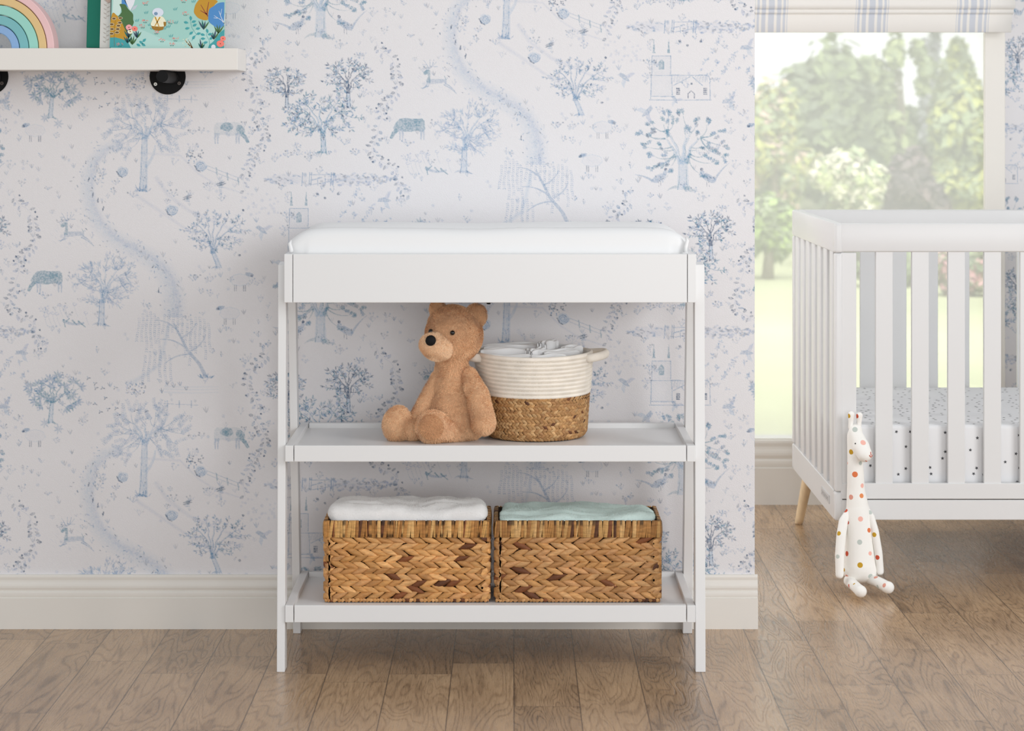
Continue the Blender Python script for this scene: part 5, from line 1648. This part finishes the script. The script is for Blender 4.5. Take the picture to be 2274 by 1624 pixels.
def gpart(fn, name, dots, voxel=0.0028, smooth=6, label=None, parent=None):
    m = MB(); fn(m)
    v, f = remesh(m, voxel, smooth)
    v = [Vector((q.x, q.y, max(q.z, 0.0015))) for q in v]
    bv = BVHTree.FromPolygons(v, f)
    out = []
    for (u, vv, rp, c) in dots:
        h = None
        for du in (0, 1.5, -1.5, 3, -3, 5, -5, 7, -7):
            p, nn = hit(bv, u+du, vv)
            if p is not None: h = p; break
        if h is not None: out.append((tuple(h-goff), rp*gx, DOTC[c]))
    o = MB().add(v, f, 0, True).build(name, dotted('dotted_cotton_'+name, out), parent or gir, label)
    return bv, o
def gbody(m):
    c = lambda a, b, ra, rb: m.capsule(GW(*a), GW(*b), ra*gx, rb*gx, 24)
    c((1898, 968, 0.012), (1899, 1020, 0.012), 17, 17.5)      # upper neck
    c((1899, 1020, 0.012), (1901, 1090, 0.012), 17.5, 20)
    c((1901, 1090, 0.012), (1905, 1135, 0.010), 20.5, 26)
    c((1905, 1135, 0.010), (1909, 1200, 0.006), 27, 33)
    c((1909, 1200, 0.006), (1911, 1258, 0.0), 33, 38)
    m.ball(GW(1912, 1264, 0.0), (42*gx, 36*gx, 32*gx))
    c((1899, 962, 0.008), (1911, 992, -0.006), 15.5, 19)       # head
    c((1911, 992, -0.006), (1920, 1010, -0.020), 20, 17)
    m.ball(GW(1900, 954, 0.010), (15*gx, 15*gx, 12*gx))
bvg, gb = gpart(gbody, 'body', [
    (1898.5, 954, 6, 'g'), (1917, 983, 6.2, 'p'), (1890, 1004, 5.8, 'y'), (1911, 1029, 4.5, 'g'), (1898.5, 1054, 6.4, 'o'), (1915, 1079, 5, 'p'), (1889.5, 1104.5, 5.6, 'q'),
    (1913.5, 1101.5, 5.2, 'a'), (1911, 1153, 5.6, 'p'), (1909, 1204.5, 5.6, 'g'), (1930, 1178, 5.2, 'o'), (1880.5, 1230, 5.8, 'r'), (1932.5, 1229.5, 4.6, 'p'), (1910, 1255.5, 6, 'y'),
    (1881.5, 1281.5, 5.8, 'q'), (1933, 1280, 5.4, 'g'), (1883, 1161, 4, 'r'), (1876, 1213, 4, 'a'), (1874, 1266, 4, 'y'), (1879, 1029, 3, 'p')])
for tip, base, dots in (((1890.5, 921, 0.012), (1888.5, 950, 0.012), [(1884.5, 924, 5.0, 'y')]), ((1908.5, 923, 0.010), (1907.5, 950, 0.010), [(1902.5, 924.5, 5.0, 'r')])):
    def gear(m):
        m.capsule(GW(*base), GW((tip[0]+base[0])/2, (tip[1]+base[1])/2, tip[2]), 5.2*gx, 5.6*gx)
        m.capsule(GW((tip[0]+base[0])/2, (tip[1]+base[1])/2, tip[2]), GW(*tip), 5.6*gx, 7.6*gx)
    gpart(gear, 'ear', dots, 0.002, 3)
def limb(pts, rads):
    def f(m):
        for i in range(len(pts)-1): m.capsule(GW(*pts[i]), GW(*pts[i+1]), rads[i]*gx, rads[i+1]*gx)
    return f
gpart(limb([(1887, 1131, 0.006), (1873, 1158, -0.004), (1868, 1190, -0.016), (1864.5, 1235, -0.026), (1864.5, 1277, -0.032)], [6.5, 10.5, 11, 10.5, 9]), 'arm',
      [(1871, 1134.5, 5, 'r'), (1862.5, 1185, 5, 'y'), (1860, 1236.5, 4.5, 'g'), (1858, 1288, 4, 'o')], 0.0024, 4)
gpart(limb([(1924, 1128, 0.004), (1935, 1148, -0.004), (1943, 1180, -0.014), (1951, 1228, -0.022), (1955, 1270, -0.026)], [5, 7.5, 8.8, 9, 8]), 'arm',
      [(1932.5, 1138, 5, 'g'), (1941, 1188, 5.2, 'y'), (1948, 1238.5, 5.2, 'r')], 0.0024, 4)
gpart(limb([(1886, 1290, -0.010), (1895, 1299, -0.050), (1908, 1311, -0.100), (1911.5, 1314, -0.112)], [13, 12, 12.5, 13.5]), 'leg',
      [(1885, 1302, 4.5, 'r'), (1896.5, 1297, 3, 'y')], 0.0024, 4)
gpart(limb([(1930, 1286, -0.010), (1948, 1292, -0.045), (1968, 1303, -0.080), (1972, 1305, -0.088)], [12, 12, 13, 14]), 'leg',
      [(1963, 1300, 5, 'q'), (1949, 1303, 4, 'g'), (1945, 1282, 5, 'q')], 0.0024, 4)
for nm2, items, m in (('eye', [(1899.5, 985.5, 1.7)], M_eye),):
    for u, v, rr in items:
        p, nn = hit(bvg, u, v)
        MB().ball(p, rr*gx).build(nm2, m, gir)
st = MB()
def sew(pts, w):
    P = []
    for u, v in pts:
        p, nn = hit(bvg, u, v)
        if p is not None: P.append(p+nn*0.0004 if nn is not None else p)
    if len(P) > 1: st.tube(P, w*gx, 6)
sew([(1933, 1004), (1933.5, 1008), (1934, 1012)], 1.0)
sew([(1930.5, 1011), (1932, 1014), (1934, 1015.5), (1936, 1013), (1936.5, 1011)], 1.0)
sew([(1922, 1023), (1923.5, 1024), (1925, 1025)], 0.7)
st.build('stitched_nose', mat('rust_thread', S(196, 84, 60), 0.7, 0.2), gir, label='rust stitched nose and mouth')

# ------------------------------------------------------------------ the garden beyond the window
M_lawn = mat('lawn', S(206, 210, 172), 0.95, 0.05, var=(0.35, 0.78, 1.1))
MB().box(-12, 26, YB+0.4, 60, -0.5, -0.30).build('lawn', M_lawn, kind='structure')
def leaf_mat(name, col, var=(0.9, 0.72, 1.14)):
    m = mat(name, col, 0.8, 0.1, vcol=True, var=var)
    return m
def shrub(name, label, cat, group, u0, u1, vtop, vbase, Y, cols, seed, shape='round', n=2600, size=0.11, trunk=None):
    """leaf masses filling the outline between columns u0-u1, from row vtop down to row vbase, at distance Y"""
    r = random.Random(seed)
    k = Y/F
    x0, x1 = (u0-U0)*k, (u1-U0)*k
    zt, zb = H-(vtop-V0)*k, max(-0.3, H-(vbase-V0)*k)
    cx, w, hh = (x0+x1)/2, (x1-x0)/2, zt-zb
    root = empty(name, (cx, Y, -0.3), label, cat, group)
    fol = MB()
    blobs = []
    if shape == 'round':
        for i in range(30):
            a = r.uniform(0, 2*PI); q = math.sqrt(r.random())*0.78
            blobs.append((cx+w*q*math.cos(a), Y+w*0.6*q*math.sin(a), zb+hh*(0.48+0.5*r.uniform(-.8, .8)*math.sqrt(max(0.05, 1-q*q))), w*r.uniform(.16, .34), hh*r.uniform(.09, .18)))
        blobs.append((cx, Y, zb+hh*0.72, w*0.5, hh*0.28))
    elif shape == 'cone':
        for i in range(14):
            t = i/13
            blobs.append((cx+r.uniform(-.1, .1)*w, Y, zb+hh*(0.06+0.88*t), w*(1-t)*0.85+0.05, hh*0.09))
    elif shape == 'airy':
        for i in range(20):
            a = r.uniform(0, 2*PI); q = math.sqrt(r.random())*0.85
            blobs.append((cx+w*q*math.cos(a), Y+w*0.5*q*math.sin(a), zb+hh*(0.55+0.45*r.uniform(-1, 1)), w*r.uniform(.14, .26), hh*r.uniform(.06, .12)))
    n = int(n*1.9)
    for i in range(n):
        bx_, by_, bz_, bw_, bh_ = r.choice(blobs)
        d = Vector((r.gauss(0, 1), r.gauss(0, 1), r.gauss(0, 1))).normalized()
        q = r.uniform(.55, 1.25)
        if shape == 'cone':
            t_ = r.random()**0.75; a_ = r.uniform(0, 2*PI); rr_ = (min(1, t_*2.4)*w*0.95+0.03)*r.uniform(.7, 1.08)
            bx_, by_, bz_, bw_, bh_, q = cx+rr_*math.cos(a_), Y+rr_*math.sin(a_), zt-hh*t_, 0.04, 0.04, 1
        p = Vector((bx_+d.x*bw_*q, by_+d.y*bw_*q, bz_+d.z*bh_*q))
        if p.z < -0.29: continue
        nrm = (d+Vector((r.uniform(-.7, .7), r.uniform(-.7, .7), r.uniform(-.2, .9)))).normalized()
        a = nrm.cross(Vector((r.uniform(-1, 1), r.uniform(-1, 1), r.uniform(-1, 1)))).normalized(); b_ = nrm.cross(a)
        s = size*r.uniform(.35, .95)
        c = r.choice(cols); kk = r.uniform(.86, 1.12)
        fol.add([p-a*s, p+b_*s*0.55, p+a*s, p-b_*s*0.55], [(0, 1, 2, 3)], 0, False, tuple(min(1, q2*kk) for q2 in c))
    fol.build('foliage', M_leafwhite, root)
    tr = MB()
    tw = trunk or 0.06
    tr.tube([(cx, Y, -0.32), (cx+0.02, Y, (zb+zt)/2-0.2), (cx-0.03, Y, zb+hh*0.8)], [tw, tw*0.7, tw*0.3], 8)
    for i in range(5):
        bx_, by_, bz_, bw_, bh_ = blobs[i*2 % len(blobs)]
        tr.tube([(cx, Y, max(-.2, zb+hh*.25)), ((cx+bx_)/2, (Y+by_)/2, (zb+hh*.3+bz_)/2), (bx_, by_, bz_)], [tw*.6, tw*.4, tw*.15], 6)
    tr.build('trunk', M_bark, root)
    return root
M_leafwhite = leaf_mat('garden_leaves', (1, 1, 1), (2.5, 0.85, 1.1))
M_bark = mat('garden_bark', S(140, 132, 120), 0.9, 0.1)
g_ = 'trees and shrubs in the garden beyond the window'
GR, YG1, DG, PU, CR, PK, GY = S(164, 178, 142), S(200, 202, 134), S(148, 160, 138), S(124, 112, 116), S(240, 236, 216), S(226, 172, 182), S(176, 182, 182)
shrub('garden_tree', 'broad grey-green tree seen through the left half of the window', 'tree', g_, 1722, 1985, 92, 430, 36, [GR, DG, S(170, 186, 140)], 1, n=5200, size=0.20, trunk=0.2)
shrub('conifer', 'pointed grey-green conifer near the right window casing', 'tree', g_, 2076, 2178, 92, 420, 33, [DG, GR, S(176, 182, 100)], 2, 'cone', 3000, 0.14, 0.12)
shrub('garden_tree', 'thin pale grey tree left of the pointed conifer', 'tree', g_, 2030, 2090, 82, 330, 38, [GY, S(186, 186, 196)], 3, 'airy', 500, 0.13, 0.06)
shrub('garden_tree', 'airy pale green tree in the middle of the window', 'tree', g_, 1930, 2080, 100, 400, 34, [S(190, 202, 150), GR], 4, 'airy', 620, 0.13, 0.05)
shrub('garden_tree', 'yellow-green layered tree at the right side of the window', 'tree', g_, 2040, 2270, 190, 470, 28, [YG1, S(188, 194, 120), GR, GR], 5, n=4200, size=0.13, trunk=0.12)
shrub('garden_bush', 'yellow-green bush with pink tips at the left edge of the window', 'bush', g_, 1640, 1800, 180, 470, 26, [YG1, S(190, 196, 116), GR, GR, S(216, 190, 178)], 6, n=3600, size=0.11)
shrub('garden_bush', 'cream flowering bush at the centre of the window', 'bush', g_, 1800, 1968, 325, 520, 23, [CR, CR, S(196, 206, 150), GR], 7, n=3000, size=0.09)
shrub('garden_bush', 'dark purple-grey bush right of the cream flowering bush', 'bush', g_, 1940, 2110, 335, 620, 25, [PU, S(128, 110, 116), S(92, 84, 90)], 8, n=3200, size=0.11)
shrub('garden_bush', 'round green bush low at the left window edge, left of the crib', 'bush', g_, 1640, 1768, 435, 575, 21.5, [GR, S(160, 184, 110)], 9, n=2600, size=0.09)
shrub('garden_bush', 'pink flowering bush seen between the crib slats', 'bush', g_, 2070, 2230, 520, 670, 19.5, [PK, GR, DG, PK], 10, n=2400, size=0.07)
shrub('garden_bush', 'dark bush seen through the first gaps of the crib slats', 'bush', g_, 1890, 2040, 540, 650, 20.5, [DG, PU, GR], 11, n=2000, size=0.08)
hd = MB(); r = random.Random(4)
for i in range(9000):
    x = r.uniform(1, 14); z = -0.3+1.55*r.random()**0.8
    p = Vector((x, 44+r.uniform(-.8, .8), z+0.35*noise.noise(Vector((x*0.7, 0, 0)))))
    a = Vector((r.uniform(-1, 1), r.uniform(-1, 1), r.uniform(-1, 1))).normalized(); b_ = a.cross(Vector((r.uniform(-1, 1), r.uniform(-1, 1), r.uniform(-1, 1)))).normalized()
    c = r.choice((DG, GR, S(140, 150, 130)))
    hd.add([p-a*.2, p+b_*.12, p+a*.2, p-b_*.12], [(0, 1, 2, 3)], 0, False, c)
hd.build('hedge', M_leafwhite, None, 'long green hedge at the far end of the lawn behind the garden bushes', 'hedge')
